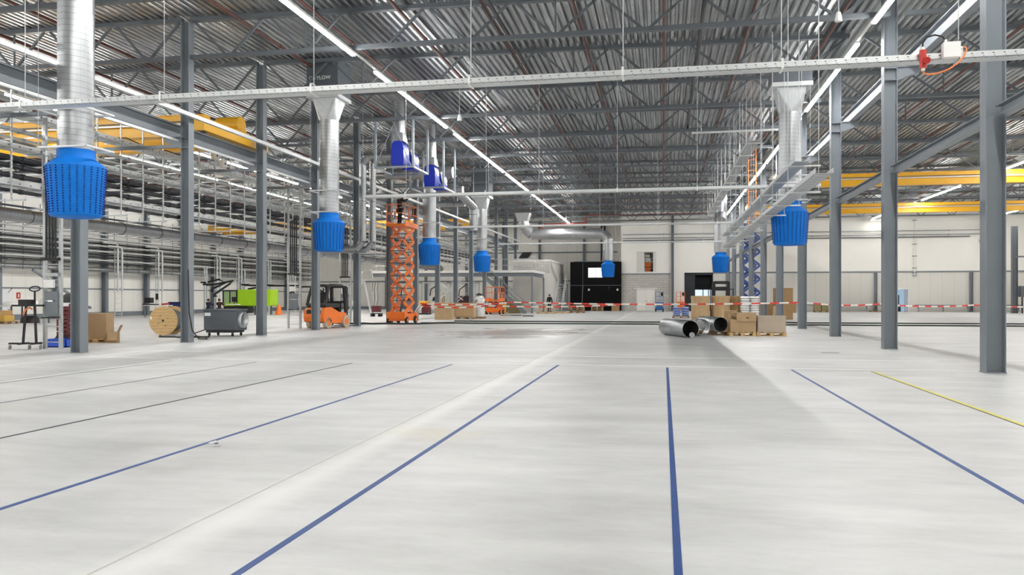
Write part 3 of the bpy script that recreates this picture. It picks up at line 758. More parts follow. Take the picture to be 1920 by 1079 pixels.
def crane(label, y, x0, x1, z, dbl, trucks, tz=None, plate=False):
    tz = z if tz is None else tz
    t = T('bridge_crane', label, 'crane', ((x0 + x1) / 2, y, z)); o = ((x0 + x1) / 2, y, z)
    for k, dy in enumerate(([0, dbl] if dbl else [0])):
        m = MB(o); m.box((x0 + .3, y + dy - .18, z), (x1 - .3, y + dy + .18, z + .72)); m.box((x0 + .3, y + dy - .24, z - .02), (x1 - .3, y + dy + .24, z)); m.box((x0 + .3, y + dy - .24, z + .72), (x1 - .3, y + dy + .24, z + .74)); m.build('girder', yellow, t)
    m = MB(o); m.box((x0 + .5, y - .32, z + .36), (x1 - .5, y - .26, z + .42)); m.build('festoon_rail', galv_l, t)
    m = MB(o); m.box((x0 + .5, y - .30, z + .47), (x1 - .5, y - .26, z + .50)); m.build('conduit', steel_d, t)
    for xx in trucks:
        m = MB(o); m.box((xx - .2, y - 1.0, tz - .02), (xx + (.2 if tz == z else .4), y + dbl + 1.0, tz + .42)); m.build('end_carriage', yellow, t)
        for yy in (y - .7, y + dbl + .7):
            m = MB(o); m.rod((xx - .1, yy, tz + .06), (xx + .1, yy, tz + .06), .13, 18); m.build('wheel', steel_d, t)
    if plate:
        m = MB(o); m.box((plate - .9, y - .345, z + .08), (plate + .9, y - .325, z + .32)); pl = m.build('name_plate', paper, t)
        m = MB(o); m.box((plate - .75, y - .352, z + .15), (plate - .05, y - .346, z + .24)); m.add([(plate + .05, y - .35, z + .12), (plate + .25, y - .35, z + .12), (plate + .45, y - .35, z + .29), (plate + .3, y - .35, z + .29)], [(0, 1, 2, 3)]); m.build('emblem', black, pl)
    return t
crane('long yellow bridge crane in the right bay, the nearer one', 51.8, 7.0, 36, 8.30, 0, (7.0,), 8.70, plate=22.0)
crane('long yellow bridge crane in the right bay, the farther one', 68.6, 7.0, 36, 8.30, 0, (7.0,), 8.70)
for dy, z in ((48, 9.0), (62.5, 9.05)):
    pass
crane('yellow bridge crane with two girders behind the nearest left columns', 26.4, -41, -16.05, 7.40, 2.6, (-16.05,))
crane('yellow bridge crane far along the pipe rack bay', 66, -41, -16.05, 7.40, 2.4, (-16.05,))
# hoist motors on the nearer left crane
t = T('crane_hoist', 'round orange hoist cover on top of the left crane carriage', 'hoist', (-17.3, 29.6, 8.14))
m = MB(); m.rod((-.5, 0, .34), (.5, 0, .34), .34, 28); m.build('drum', yellow, t)
m = MB(); m.box((-.4, -.25, 0), (.4, .25, .12)); m.build('base', steel_d, t)
# light hoist on a beam in the far right corner
t = T('monorail_beam', 'grey monorail beam at the far right below the yellow cranes', 'beam', (26.6, 64, 7.6))
m = MB((26.6, 64, 7.6)); m.extr(isec(.25, .35), (26.6, 46, 7.7), (26.6, 65, 7.7)); m.build('beam', steel, t)
for yy in (47, 64.6):
    m = MB((26.6, 64, 7.6)); m.bar((26.6, yy, 7.88), (26.6, yy, 10.3), .12, .12, (0, 1, 0)); m.build('hanger', steel, t)
t = T('chain_hoist', 'dark blue electric hoist on the monorail at the right edge', 'hoist', (26.6, 51.4, 7.1))
m = MB(); m.box((-.3, -.8, 0), (.3, .5, .42)); m.build('body', mat('navy paint', (.015, .03, .16), .4), t, bevel=.04)
m = MB(); m.box((-.33, .1, .1), (-.3, .4, .3)); m.build('indicator', red, t)
m = MB(); m.rod((-.1, -1.1, .2), (-.1, -.8, .2), .2, 16); m.build('motor', steel_d, t)
m = MB(); m.rod((0, 0, 0), (0, 0, -.5), .03, 8); m.build('hook', cable_o, t)

# ------------------------------------------------------------------ pipe rack beside the left columns
RX = -18.0
hang = None
for k in range(58):
    y = 17.0 + 1.15 * k
    if any(abs(y - q) < .2 for q in (20.1, 35.4, 41.6)): y += .3
    if hang is None:
        hang = T('strut_hanger', 'slotted steel strut hanging in the pipe rack with short arms under the trays', 'hanger', (RX, y, 4.2), 'strut hangers of the pipe rack')
        m = MB(); m.box((-.02, -.02, 0), (.02, .02, 3.14)); m.cur = 1
        for i in range(26): m.box((.019, -.008, .06 + .118 * i), (.022, .008, .11 + .118 * i))
        m.build('post', [galv_l, steel_d], hang)
        for z in (.268, .458, .672, .942, 1.158, 1.518, 1.758, 2.033, 2.518):
            m = MB(); m.box((-.62, -.018, z - .04), (-.02, .018, z)); m.build('arm', galv_l, hang)
    else: dup(hang, (RX, y, 4.2))
for k, y in enumerate(CLY):
    m = MB((-17, y, 6.5)); m.box((-18.6, y - .06, 6.46), (-15.655, y + .06, 6.56)); single(m, 'rack_bracket', steel, 'grey bracket arm carrying the pipe rack at a column, %s of the row' % nth(k), 'bracket', (-17, y, 6.5), 'rack bracket arms')
def tray_y(label, x0, x1, z, y0, y1, h=.1, m_=galv_l, name='cable_tray'):
    xm = (x0 + x1) / 2; ym = (y0 + y1) / 2
    m = MB((xm, ym, z)); m.box((x0, y0, z), (x1, y1, z + .006)); m.box((x0, y0, z), (x0 + .006, y1, z + h)); m.box((x1 - .006, y0, z), (x1, y1, z + h))
    m.cur = 1
    for i in range(int((min(y1, 45) - y0) / .4)):
        yy = y0 + .2 + .4 * i
        m.box((x1 - .001, yy, z + h * .35), (x1 + .002, yy + .06, z + h * .6))
        m.box((x0 + .1, yy, z - .002), (x1 - .1, yy + .03, z + .001))
    return single(m, name, [m_, steel_d], label, 'cable tray', (xm, ym, z))
tray_y('uppermost grey cable tray running along the pipe rack', -18.56, -18.03, 6.72, 15, 84, .15)
tray_y('middle grey cable tray of the pipe rack, above the black pipes', -18.56, -18.03, 5.72, 15, 84, .14)
tray_y('lowest grey cable tray of the pipe rack', -18.56, -18.03, 4.66, 15, 84, .14)
for i, (x, z, r, m_, lab) in enumerate(((-18.12, 6.28, .045, pipe_w, 'upper pale pipe of the pipe rack'), (-18.3, 6.28, .045, pipe_w, 'upper pale pipe of the pipe rack, set further back'),
        (-18.12, 6.02, .04, pipe_w, 'second pale pipe of the pipe rack'), (-18.42, 6.0, .04, galv, 'thin metal pipe at the back of the pipe rack'),
        (-18.14, 5.47, .065, pipe_k, 'uppermost black pipe of the pipe rack'), (-18.14, 5.22, .075, pipe_k, 'second black pipe of the pipe rack'), (-18.14, 4.95, .075, pipe_k, 'third black pipe of the pipe rack, with a flanged valve'),
        (-18.42, 5.42, .06, pipe_k, 'black pipe at the back of the pipe rack'), (-18.2, 4.53, .06, pipe_k, 'lowest black pipe below the last tray of the rack'))):
    t = T('rack_pipe', lab, 'pipe', (x, 50, z), 'pipes of the pipe rack')
    o = (x, 50, z)
    m = MB(o); m.rod((x, 14.5, z), (x, 70 if z < 5 else 86, z), r, 12); m.build('pipe', m_, t)
    couplings(t, o, x, z, r, [17.55 + 2.3 * j for j in range(16)], m_ if m_ is pipe_k else galv)
for z, lab in ((4.95, 'black flanged valve on the pipe rack, the upper one'), (4.53, 'black flanged valve under the lowest rack tray')):
    t = T('flanged_valve', lab, 'valve', (-18.0, 27.6, z))
    for dy in (-.16, .0, .16):
        m = MB(); m.rod((-.15, dy - .02, 0), (-.15, dy + .02, 0), .15, 18); m.build('flange', rubber, t)
    m = MB()
    for dy in (-.2, .2):
        for a in range(8): m.rod((-.15 + .12 * cos(a * pi / 4), dy - .03, .12 * sin(a * pi / 4)), (-.15 + .12 * cos(a * pi / 4), dy + .03, .12 * sin(a * pi / 4)), .018, 6)
    m.build('bolt_ring', galv, t)
# loose cables lying in the trays
k = 0
for z in (5.76, 6.80, 4.70):
    for j in range(3):
        y0 = 18 + 8 * j + random.uniform(0, 3); pts = []
        for i in range(12):
            pts.append((-18.3 + random.uniform(-.18, .3), y0 + i * .8, z + .06 + (.16 if i % 3 == 1 else 0) * random.random() ))
        m = MB((-18.3, y0 + 4, z)); m.tube(pts, .018, 6)
        single(m, 'loose_cable', (white if k % 3 else rubber), 'loose cables lying wavy in the trays of the pipe rack', 'cable', (-18.3, y0 + 4, z), 'loose cables in the rack'); k += 1
# white terminal boxes at the first lamp behind the rack
for i, (y, z, s_) in enumerate(((29.6, 7.1, .22), (30.2, 6.9, .18))):
    t = T('terminal_box', 'small white terminal box above the pipe rack, %s' % ('the larger' if i == 0 else 'the smaller'), 'box', (-17.97, y, z))
    m = MB(); m.box((-.08, -s_, 0), (.08, s_, s_ * 1.6)); m.build('body', white, t, bevel=.01)
    m = MB(); m.rod((.08, 0, s_ * .8), (.1, 0, s_ * .8), .04, 10); m.build('gland', black, t)
# large round duct below the rack
t = T('exhaust_duct', 'long silver round duct running below the pipe rack', 'duct', (-19.9, 50, 4.06))
m = MB(); m.lathe([(.21, 0), (.21, 57)], 32); o = m.build('duct_pipe', spiral, t); o.rotation_euler = (-pi / 2, 0, 0); o.location = (0, -37, 0)
for k in range(17):
    m = MB((0, 0, 0)); m.rod((0, -32.4 + 2.2 * k, 0), (0, -32.36 + 2.2 * k, 0), .225, 28); m.build('clamp', steel_d, t)
    m = MB(); m.bar((-.1, -32.38 + 2.2 * k, .24), (1.9, -32.38 + 2.2 * k, .24), .04, .04); m.build('rod', rodm, t)
m = MB(); m.box((-.02, -37, .26), (.03, 20, .32)); m.build('carrier_rail', steel_d, t)
# rack of pipes on the side wall
k = 0
for z, r, m_ in ((3.52, .16, spiral), (4.0, .05, pipe_k), (4.2, .06, pipe_w), (4.42, .05, pipe_k), (4.62, .06, pipe_k), (4.85, .06, pipe_w), (5.05, .05, pipe_k), (5.25, .06, pipe_w), (5.45, .05, pipe_k), (5.62, .05, pipe_w), (5.8, .05, pipe_w), (6.1, .05, pipe_w)):
    for x in ((-41.0,) if r > .1 else (-40.85, -40.6)):
        t = None
        m = MB((x, 58, z)); m.rod((x, 30, z), (x, 88, z), r, 8)
        single(m, 'wall_pipe', m_, 'pipe in the dense bundle along the side wall, %s level up%s' % (nth(k), '' if x < -40.8 or r > .1 else ', front row'), 'pipe', (x, 58, z), 'pipes along the side wall')
    k += 1
br = None
for k in range(38):
    y = 33 + 1.45 * k
    if br is None:
        br = T('pipe_bracket', 'thin rod with clamps holding the pipe bundle on the side wall', 'bracket', (-40.72, y, 3.3), 'brackets along the side wall')
        m = MB(); m.box((-.015, -.015, 0), (.015, .015, 4.4)); m.build('post', steel_d, br)
        m = MB(); m.box((-1.27, -.015, 3.0), (.2, .015, 3.04)); m.build('arm', steel_d, br)
        m = MB(); m.box((-1.27, -.015, .60), (.2, .015, .64)); m.build('arm', steel_d, br)
    else: dup(br, (-40.72, y, 3.3))
# cable ladder drops at the side wall with bent conduits
def ladder(name, label, x, y, z1, wd, group=None, axis='y', rung=.3, m_=galv_l, z0=0, rail=.05):
    t = T(name, label, 'ladder', (x, y, z0), group)
    for s_ in (-1, 1):
        m = MB(); d = s_ * wd / 2
        c = (0, d, 0) if axis == 'y' else (d, 0, 0)
        m.box((c[0] - rail / 2, c[1] - rail / 2, 0), (c[0] + rail / 2, c[1] + rail / 2, z1 - z0)); m.build('rail', m_, t)
    n = int((z1 - z0) / rung)
    for i in range(n):
        m = MB(); z = .2 + rung * i
        if axis == 'y': m.bar((0, -wd / 2, z), (0, wd / 2, z), .03, .03)
        else: m.bar((-wd / 2, 0, z), (wd / 2, 0, z), .03, .03)
        m.build('rung', m_, t)
    return t
for i, y in enumerate((53.4, 58.3, 66.9, 70.7, 76.5, 81.5)):
    ladder('cable_ladder', 'cable ladder dropping down the side wall, %s from the poster' % nth(i), -40.45, y, 5.3, .8, 'cable ladders of the side wall', rung=.4)
    for j, dy in enumerate((-.25, .0)):
        m = MB((-40.35, y, 2.5)); xc = -40.3 + .17 * j; m.tube([(xc, y + dy - 1.6, 5.5 - .25 * j), (xc, y + dy - .25, 5.5 - .25 * j), (xc, y + dy - .06, 5.4 - .25 * j), (xc, y + dy, 5.2 - .25 * j), (xc, y + dy, 1.9)], .07, 10)
        m.box((-40.46, y - .43, 3.0 + .1 * j), (xc, y + .1, 3.04 + .1 * j)); single(m, 'drop_conduit', galv_l, 'pale conduit bending down along the side wall ladder, %s from the poster, %s' % (nth(i), 'outer' if j == 0 else 'inner'), 'pipe', (-40.35, y, 2.5), 'drop conduits')
# tall ladder drops next to the left columns with black hoses
for i, (y, lab) in enumerate(((20.1, 'tall galvanised cable ladder nearest the camera, beside the black hand cart'), (35.4, 'tall galvanised cable ladder left of the orange forklift'), (41.6, 'tall galvanised cable ladder between forklift and scissor lift'))):
    t = ladder('cable_ladder', lab, -17.35, y, 6.7, .52 if i == 0 else .62, 'tall cable ladders', 'x', .45, galv, rail=.085)
    for j in range(4):
        m = MB((-17.35, y, 3)); x = -17.5 + .1 * j
        m.tube([(x, y - .08, 5.1 + .08 * j), (x, y - .08, 2.62)], .033, 8)
        single(m, 'hose', pipe_k, 'black hose on the tall ladder, %s of four, %s ladder' % (nth(j), nth(i)), 'hose', (-17.35, y, 3), 'black hoses on the tall ladders')
    m = MB((-17.35, y, 2.6)); m.box((-17.62, y - .13, 2.56), (-17.08, y - .02, 2.64)); m.rod((-17.66, y - .08, 2.6), (-17.04, y - .08, 2.6), .025, 8)
    single(m, 'hose_clamp', black, 'black clamp bar across the hoses of the tall ladder, %s from the camera' % nth(i), 'clamp', (-17.35, y, 2.6))
    t = T('control_panel', 'grey control panel fixed to the tall ladder, %s from the camera' % nth(i), 'panel', (-17.35, y - .06, .95))
    m = MB(); m.box((-.21, -.03, .0), (.21, .03, .42)); m.box((-.21, -.03, .46), (.21, .03, .72)); m.build('plate', steel, t)
    m = MB(); m.box((-.2, -.08, .82), (.12, .0, 1.05)); m.build('box', white, t)
    m = MB(); m.box((-.25, -.1, -.06), (.25, .05, -.02)); m.build('shelf', black, t)
    m = MB(); m.box((-.25, -.06, 1.15), (.25, .03, 1.25)); m.build('cross_bar', galv, t)
# inclined steel strut at the side wall
m = MB((-41, 48, 1.5)); m.bar((-40.9, 45.6, 3.3), (-40.9, 51.0, .7), .14, .14); single(m, 'diagonal_brace', steel, 'grey diagonal brace sloping down the side wall behind the near ladder', 'brace', (-41, 48, 1.5))
# poster and red sign on the side wall
t = T('wall_poster', 'large white paper poster taped to the side wall', 'poster', (XL + .02, 44.2, 1.25))
m = MB(); m.box((-.01, -.9, -.75), (.01, .75, .75)); m.build('sheet', paper, t)
for sy, sz in ((-.8, .68), (.7, .68), (-.8, -.68), (.7, -.68)):
    m = MB(); m.bar((.012, sy - .18, sz + .16 * (1 if sz * sy < 0 else -1)), (.012, sy + .18, sz - .16 * (1 if sz * sy < 0 else -1)), .05, .02); m.build('tape', black, t)
t = T('fire_sign', 'small red fire sign on the side wall beside the poster', 'sign', (XL + .02, 45.6, 1.6))
m = MB(); m.box((-.01, -.16, -.2), (.01, .16, .2)); m.build('plate', red, t)
m = MB(); m.box((.011, -.05, -.12), (.016, .05, .1)); m.build('symbol', white, t)

# ------------------------------------------------------------------ right hand trays
tray_y('slanting looking lower cable tray passing the right blue diffuser', 3.30, 3.68, 4.24, 18.5, 46, .12, galv)
for o in [o for o in bpy.data.objects if o.get('label', '').startswith('slanting looking')]: o['label'] = 'lower wide cable tray passing in front of the right blue diffuser'
tray_y('upper cable tray passing in front of the right silver duct', 3.25, 3.6, 4.92, 21, 46, .11, galv)
tray_y('high cable tray along the crane column side, hung from the trusses on stepped rods', 3.05, 3.45, 7.2, 30, 58, .13, galv)
h0 = None
for k, y in enumerate((21.5, 24.5, 27.4, 30.3, 33.5, 36.5, 39.5, 42.5, 45.3)):
    if h0 is None:
        h0 = T('tray_hanger', 'rod hanger with cross struts under the two trays by the right diffuser', 'hanger', (3.46, y, 4.18), 'hangers of the right trays')
        for x in (-.3, .45):
            m = MB(); m.rod((x, 0, 0), (x, 0, 5.18), .01, 6); m.build('rod', rodm, h0)
        for z in (.02, .7):
            m = MB(); m.box((-.34, -.02, z - .02), (.5, .02, z + .02)); m.build('strut', galv_l, h0)
    else: dup(h0, (3.46, y, 4.18))
h0 = None
for k in range(11):
    y = 30.4 + 2.6 * k
    if h0 is None:
        h0 = T('tray_hanger', 'short hanger with foot holding the high tray on the crane column side', 'hanger', (3.0, y, 7.12), 'hangers of the high tray')
        m = MB(); m.box((-.02, -.02, 0), (.02, .02, .55)); m.build('post', white, h0)
        m = MB(); m.rod((0, 0, .55), (0, 0, 2.24), .01, 6); m.build('rod', rodm, h0)
        m = MB(); m.box((-.02, -.02, .03), (.5, .02, .07)); m.build('foot', white, h0)
    else: dup(h0, (3.0, y, 7.12))
# conduits on the far wall
for i, (z, x0, x1) in enumerate(((8.2, -4.3, 31), (7.8, -4.3, 31), (7.55, -4.3, 30))):
    t = T('wall_conduit', 'thin conduit across the far white wall, %s from the top' % nth(i), 'pipe', (12, YB - .2, z))
    m = MB((12, YB - .2, z)); m.rod((x0, YB - .2, z), (x1, YB - .2, z), .05, 8); m.build('pipe', galv if i < 2 else steel_d, t)
    for x in (0, 7.5, 15, 22.5, 28):
        m = MB((12, YB - .2, z)); m.box((x, YB - .26, z - .06), (x + .06, YB - .005, z + .06)); m.build('bracket', steel, t)
t = T('wall_conduit', 'vertical conduit with spaced clips on the far wall above the personnel door', 'pipe', (24.9, YB - .1, 3.4))
m = MB((24.9, YB - .1, 3.4)); m.rod((24.9, YB - .1, 3.4), (24.9, YB - .1, 9.4), .06, 8); m.build('pipe', white, t)
for z in (3.6, 3.9, 4.4, 5.6, 6.8, 9.2):
    m = MB((24.9, YB - .1, 3.4)); m.box((24.7, YB - .16, z), (25.1, YB - .005, z + .07)); m.build('clip', steel, t)
t = T('flood_lamp', 'white flood lamp shining on the far wall beside a crane column', 'lamp', (21.0, YB - 1.0, 9.25))
m = MB(); m.box((-.5, -.15, 0), (.5, .15, .12)); m.build('housing', white, t)
m = MB(); m.box((-.45, -.12, -.02), (.45, .12, 0)); m.build('diffuser', lamp_b, t)
m = MB(); m.bar((0, .15, .06), (0, 1.0, .06), .06, .06); m.build('arm', steel, t)
# low bench rail along the far wall
for i, (x0, x1) in enumerate(((12.6, 23.0), (24.8, 34.5))):
    t = T('wall_bench', 'long low shelf rail along the far wall, %s of the personnel door' % ('left' if i == 0 else 'right'), 'bench', ((x0 + x1) / 2, YB - .5, 0))
    c = (x0 + x1) / 2
    m = MB(); m.box((x0 - c, -.35, .62), (x1 - c, .15, .72)); m.build('top', steel, t)
    n = int((x1 - x0) / 2.4)
    for k in range(n + 1):
        m = MB(); xx = x0 - c + .3 + k * (x1 - x0 - .6) / n; m.bar((xx, -.2, 0), (xx, -.2, .62), .07, .07, (0, 1, 0)); m.bar((xx, -.2, .1), (xx, .1, .6), .05, .05); m.build('leg', steel, t)
# frame with red riser at the right edge
t = T('pump_frame', 'grey frame with a red riser pipe and black pump at the right edge', 'machine', (32.0, 80.3, 0))
for x in (-.35,):
    m = MB(); m.extr(hsec(.4, .45), (x, 0, 0), (x, 0, 8.0), (0, 1, 0)); m.build('post', steel_d, t)
m = MB(); m.bar((-.3, 0, 5.2), (3, 0, 5.2), .15, .15); m.build('cross_bar', steel, t)
m = MB(); m.tube([(.75, 0, 8.6), (.75, 0, 2.9), (.8, 0, 2.75), (1.2, 0, 2.6)], .15, 12); m.build('riser', mat('sprinkler red', (.3, .03, .025)), t)
m = MB(); m.box((.1, -.3, 1.5), (3, .5, 2.5)); m.build('housing', steel_d, t)
m = MB(); m.box((.9, -.5, 1.9), (2.5, -.3, 2.8)); m.build('pump', black, t)
for x in (.3, 1.6, 2.9):
    m = MB(); m.bar((x, 0, 0), (x, 0, 1.5), .1, .1, (0, 1, 0)); m.build('leg', black, t)
t = T('wall_sign', 'small white sign high on the far wall at the right edge', 'sign', (31.2, YB - .02, 7.1))
m = MB(); m.box((-.45, -.02, -.3), (.45, 0, .3)); m.build('plate', white, t)
m = MB(); m.box((-.3, -.03, -.12), (.3, -.02, .1)); m.build('symbol', red, t)

# ------------------------------------------------------------------ floor markings
def line(name, m_, label, cat, p, q, wd, group=None):
    p, q = V(p), V(q); c = (p + q) / 2
    m = MB(c); d = (q - p).normalized(); nrm = V((-d.y, d.x, 0)) * wd / 2
    vs = [p - nrm, p + nrm, q + nrm, q - nrm]
    m.add([tuple(v) for v in vs] + [(v.x, v.y, .0025) for v in vs], MB.BOXF)
    return single(m, name, m_, label, 'floor marking', c, group)
TAPES = [(-11.38, 16.9, black_t, 'faint dark floor tape, leftmost of the parallel tapes', .03), (-9.25, 16.95, black_t, 'thin dark floor tape, second from the left', .04), (-6.95, 17.05, black_t, 'dark floor tape, third from the left', .05), (-4.63, 17.15, blue_t, 'dark blue floor tape just left of the pale floor joint', .052),
         (-2.28, 17.45, blue_t, 'blue floor tape just right of the pale floor joint', .052), (.08, 17.25, blue_t, 'bright blue floor tape running straight towards the camera', .048), (2.6, 17.2, blue_t, 'blue floor tape running to the right edge', .05)]
for x, y, m_, lab, wd in TAPES:
    line('floor_tape', m_, lab, 'tape', (x, 1.0, 0), (x, y, 0), wd, 'parallel floor tapes')
line('floor_tape', yel_t, 'yellow floor tape running to the right edge', 'tape', (4.16, 1.0, 0), (4.16, 17.1, 0), .06)
line('floor_tape', black_t, 'thin dark floor tape hugging the yellow tape', 'tape', (4.115, 1.0, 0), (4.115, 17.1, 0), .025)
line('floor_line', whiteline, 'white floor line crossing the hall where the tapes end', 'line', (-14.2, 17.6, 0), (6.3, 17.55, 0), .06)
line('floor_line', whiteline, 'white floor line crossing the hall behind the first one', 'line', (-14.2, 19.9, 0), (6.3, 20.1, 0), .06)
line('floor_line', whiteline, 'white floor line running beside the left columns', 'line', (-14.25, 4, 0), (-14.25, 19.93, 0), .06)
line('floor_line', whiteline, 'white floor line beside the leftmost dark tape', 'line', (-11.55, 4, 0), (-11.55, 17.6, 0), .04)
m = MB(); m.box((-.22, -.12, 0), (.22, .12, .004)); single(m, 'floor_plate', steel, 'small dark steel cover plate in the floor near the right columns', 'cover', fl(1557, 662))
m = MB(); random.seed(3)
for i in range(7): 
    a = random.random() * 6; m.add([(.06 * cos(a + j * 2.1) + random.uniform(-.05, .05), .05 * sin(a + j * 2.1) + random.uniform(-.04, .04), .001 + .045 * random.random()) for j in range(3)], [(0, 1, 2)])
single(m, 'crumpled_paper', paper, 'crumpled scrap of white paper lying on the floor beside the blue tape', 'paper', fl(403, 836))
# cables crossing the floor
random.seed(11)
for i, (y, x0, x1, lab) in enumerate(((43.3, -13.5, 30, 'black cable lying across the whole floor, the nearer one'), (46.8, -12.5, 30, 'black cable lying across the whole floor, the farther one'))):
    pts = [(x0 + (x1 - x0) * j / 60, y + .15 * sin(j * .9 + i) * random.random() + .02 * j, .035) for j in range(61)]
    m = MB(((x0 + x1) / 2, y, 0)); m.tube(pts, .035, 8); single(m, 'floor_cable', rubber, lab, 'cable', ((x0 + x1) / 2, y, 0))
m = MB((-15.2, 41.4, 0)); pts = [(-17.6, 41.5, .04), (-16.8, 41.3, .04), (-16.2, 41.6, .05), (-15.6, 41.2, .04), (-14.9, 41.5, .05), (-13.9, 41.3, .04), (-13.2, 41.6, .04), (-12.4, 42.9, .05), (-11.6, 43.6, .04)]
m.tube(pts, .045, 8); single(m, 'floor_cable', rubber, 'bundle of black cable on the floor before the orange scissor lift', 'cable', (-15.2, 41.4, 0))

# ------------------------------------------------------------------ machines
def scissor_lift(label, loc, rz, L, W, h_plat, m_, stacks, arm=.09, rail_h=1.1, base_h=.55, words=None):
    """L along local x, W along local y"""
    t = T('scissor_lift', label, 'lift', loc, None, rz)
    m = MB(); m.box((-L / 2 + .1, -W / 2 + .12, .16), (L / 2 - .1, W / 2 - .12, base_h)); m.box((-L / 2, -W / 2 + .05, .3), (-L / 2 + .5, W / 2 - .05, base_h + .12)); m.box((L / 2 - .35, -W / 2 + .02, .22), (L / 2, W / 2 - .02, base_h + .05)); m.build('chassis', m_, t, bevel=.02)
    for sx in (-1, 1):
        for sy in (-1, 1):
            m = MB(); m.rod((sx * (L / 2 - .38), sy * (W / 2 - .12), .2), (sx * (L / 2 - .38), sy * (W / 2), .2), .2, 20); wv = m.build('wheel', rubber, t)
            m = MB(); m.rod((sx * (L / 2 - .38), sy * (W / 2), .2), (sx * (L / 2 - .38), sy * (W / 2 + .006), .2), .1, 16); m.build('hub', m_, wv)
    z0, z1 = base_h + .02, h_plat - .12
    dz = (z1 - z0) / stacks; a = L * .36
    for k in range(stacks):
        za, zb = z0 + dz * k + .04, z0 + dz * (k + 1) - .04
        for sy in (-1, 1):
            y = sy * (W / 2 - .16)
            m = MB(); m.bar((-a, y, za), (a, y, zb), .05, arm, (0, 0, 1)); m.build('arm', m_, t)
            y2 = sy * (W / 2 - .24)
            m = MB(); m.bar((a, y2, za), (-a, y2, zb), .05, arm, (0, 0, 1)); m.build('arm', m_, t)
        for xx, zz in ((-a, za), (a, za), (0, (za + zb) / 2)):
            m = MB(); m.rod((xx, -W / 2 + .12, zz), (xx, W / 2 - .12, zz), .03, 8); m.build('pivot_pin', steel_d, t)
    m = MB(); m.rod((-a * .5, 0, z0 + .1), (a * .3, 0, z0 + dz * 1.1), .06, 10); m.build('lift_cylinder', steel_d, t)
    z = h_plat
    m = MB(); m.box((-L / 2 + .03, -W / 2 + .02, z - .12), (L / 2 - .03, W / 2 - .02, z)); m.box((-L / 2 + .03, -W / 2 + .02, z), (L / 2 - .03, -W / 2 + .04, z + .15)); m.box((-L / 2 + .03, W / 2 - .04, z), (L / 2 - .03, W / 2 - .02, z + .15)); pl = m.build('platform', m_, t)
    m = MB(); r = .02
    xs = [-L / 2 + .05, -L / 6, L / 6, L / 2 - .05]; ys = (-W / 2 + .04, W / 2 - .04)
    for zz in (z + rail_h, z + rail_h * .55):
        for y in ys: m.rod((xs[0], y, zz), (xs[-1], y, zz), r, 6)
        for x in (xs[0], xs[-1]): m.rod((x, ys[0], zz), (x, ys[1], zz), r, 6)
    for x in xs:
        for y in ys: m.rod((x, y, z), (x, y, z + rail_h), r, 6)
    for x in (xs[0], xs[-1]): m.rod((x, 0, z), (x, 0, z + rail_h), r, 6)
    m.build('guard_rail', m_, t)
    m = MB(); m.box((L / 2 - .28, ys[0] + .03, z + rail_h * .62), (L / 2 - .08, ys[0] + .25, z + rail_h * .95)); m.build('control_box', rubber, t)
    m = MB()
    for zz in range(4): m.bar((-L / 2 - .02, -.2, .3 + .28 * zz), (-L / 2 - .02, .2, .3 + .28 * zz), .03, .03)
    for y in (-.2, .2): m.bar((-L / 2 - .02, y, .2), (-L / 2 - .02, y, 1.35), .03, .03, (1, 0, 0))
    m.build('step', m_, t)
    if words: text(words, .16, (0, -W / 2 + .012, z + .07), (pi / 2, 0, 0), white, t)
    return t
LIFT = V((-14.62, 43.35, 0))
scissor_lift('tall orange scissor lift raised beside the left columns with a worker on it', LIFT, radians(90), 2.35, 1.15, 5.58, orange, 7, .19)
scissor_lift('small lowered orange scissor lift below the mezzanine', V((-14.3, 67.2, 0)), radians(86), 1.9, 1.3, 1.25, orange, 3, .06, 1.1, .45)
scissor_lift('blue scissor lift raised high behind the right columns', V((8.62, 84.0, 0)), radians(20), 2.5, 1.2, 9.0, mat('navy lift paint', (.010, .055, .27), .35), 6, .2)
scissor_lift('small folded blue scissor lift beside the white double door', V((-.4, 82.4, 0)), radians(90), 1.4, .85, .95, mat('mid blue paint', (.03, .14, .42), .4), 3, .05, 1.05, .4)
scissor_lift('small folded orange scissor lift left of the dark doorway', V((1.75, 84.6, 0)), radians(90), 1.5, .9, 1.0, orange, 3, .05, 1.0, .4)
ladder('extension_ladder', 'tall orange and white extension ladder up beside the right tray', 4.95, 46.9, 10.498, .42, None, 'x', .3, mat('ladder orange', (.72, .25, .08), .5), 5.5, .06)

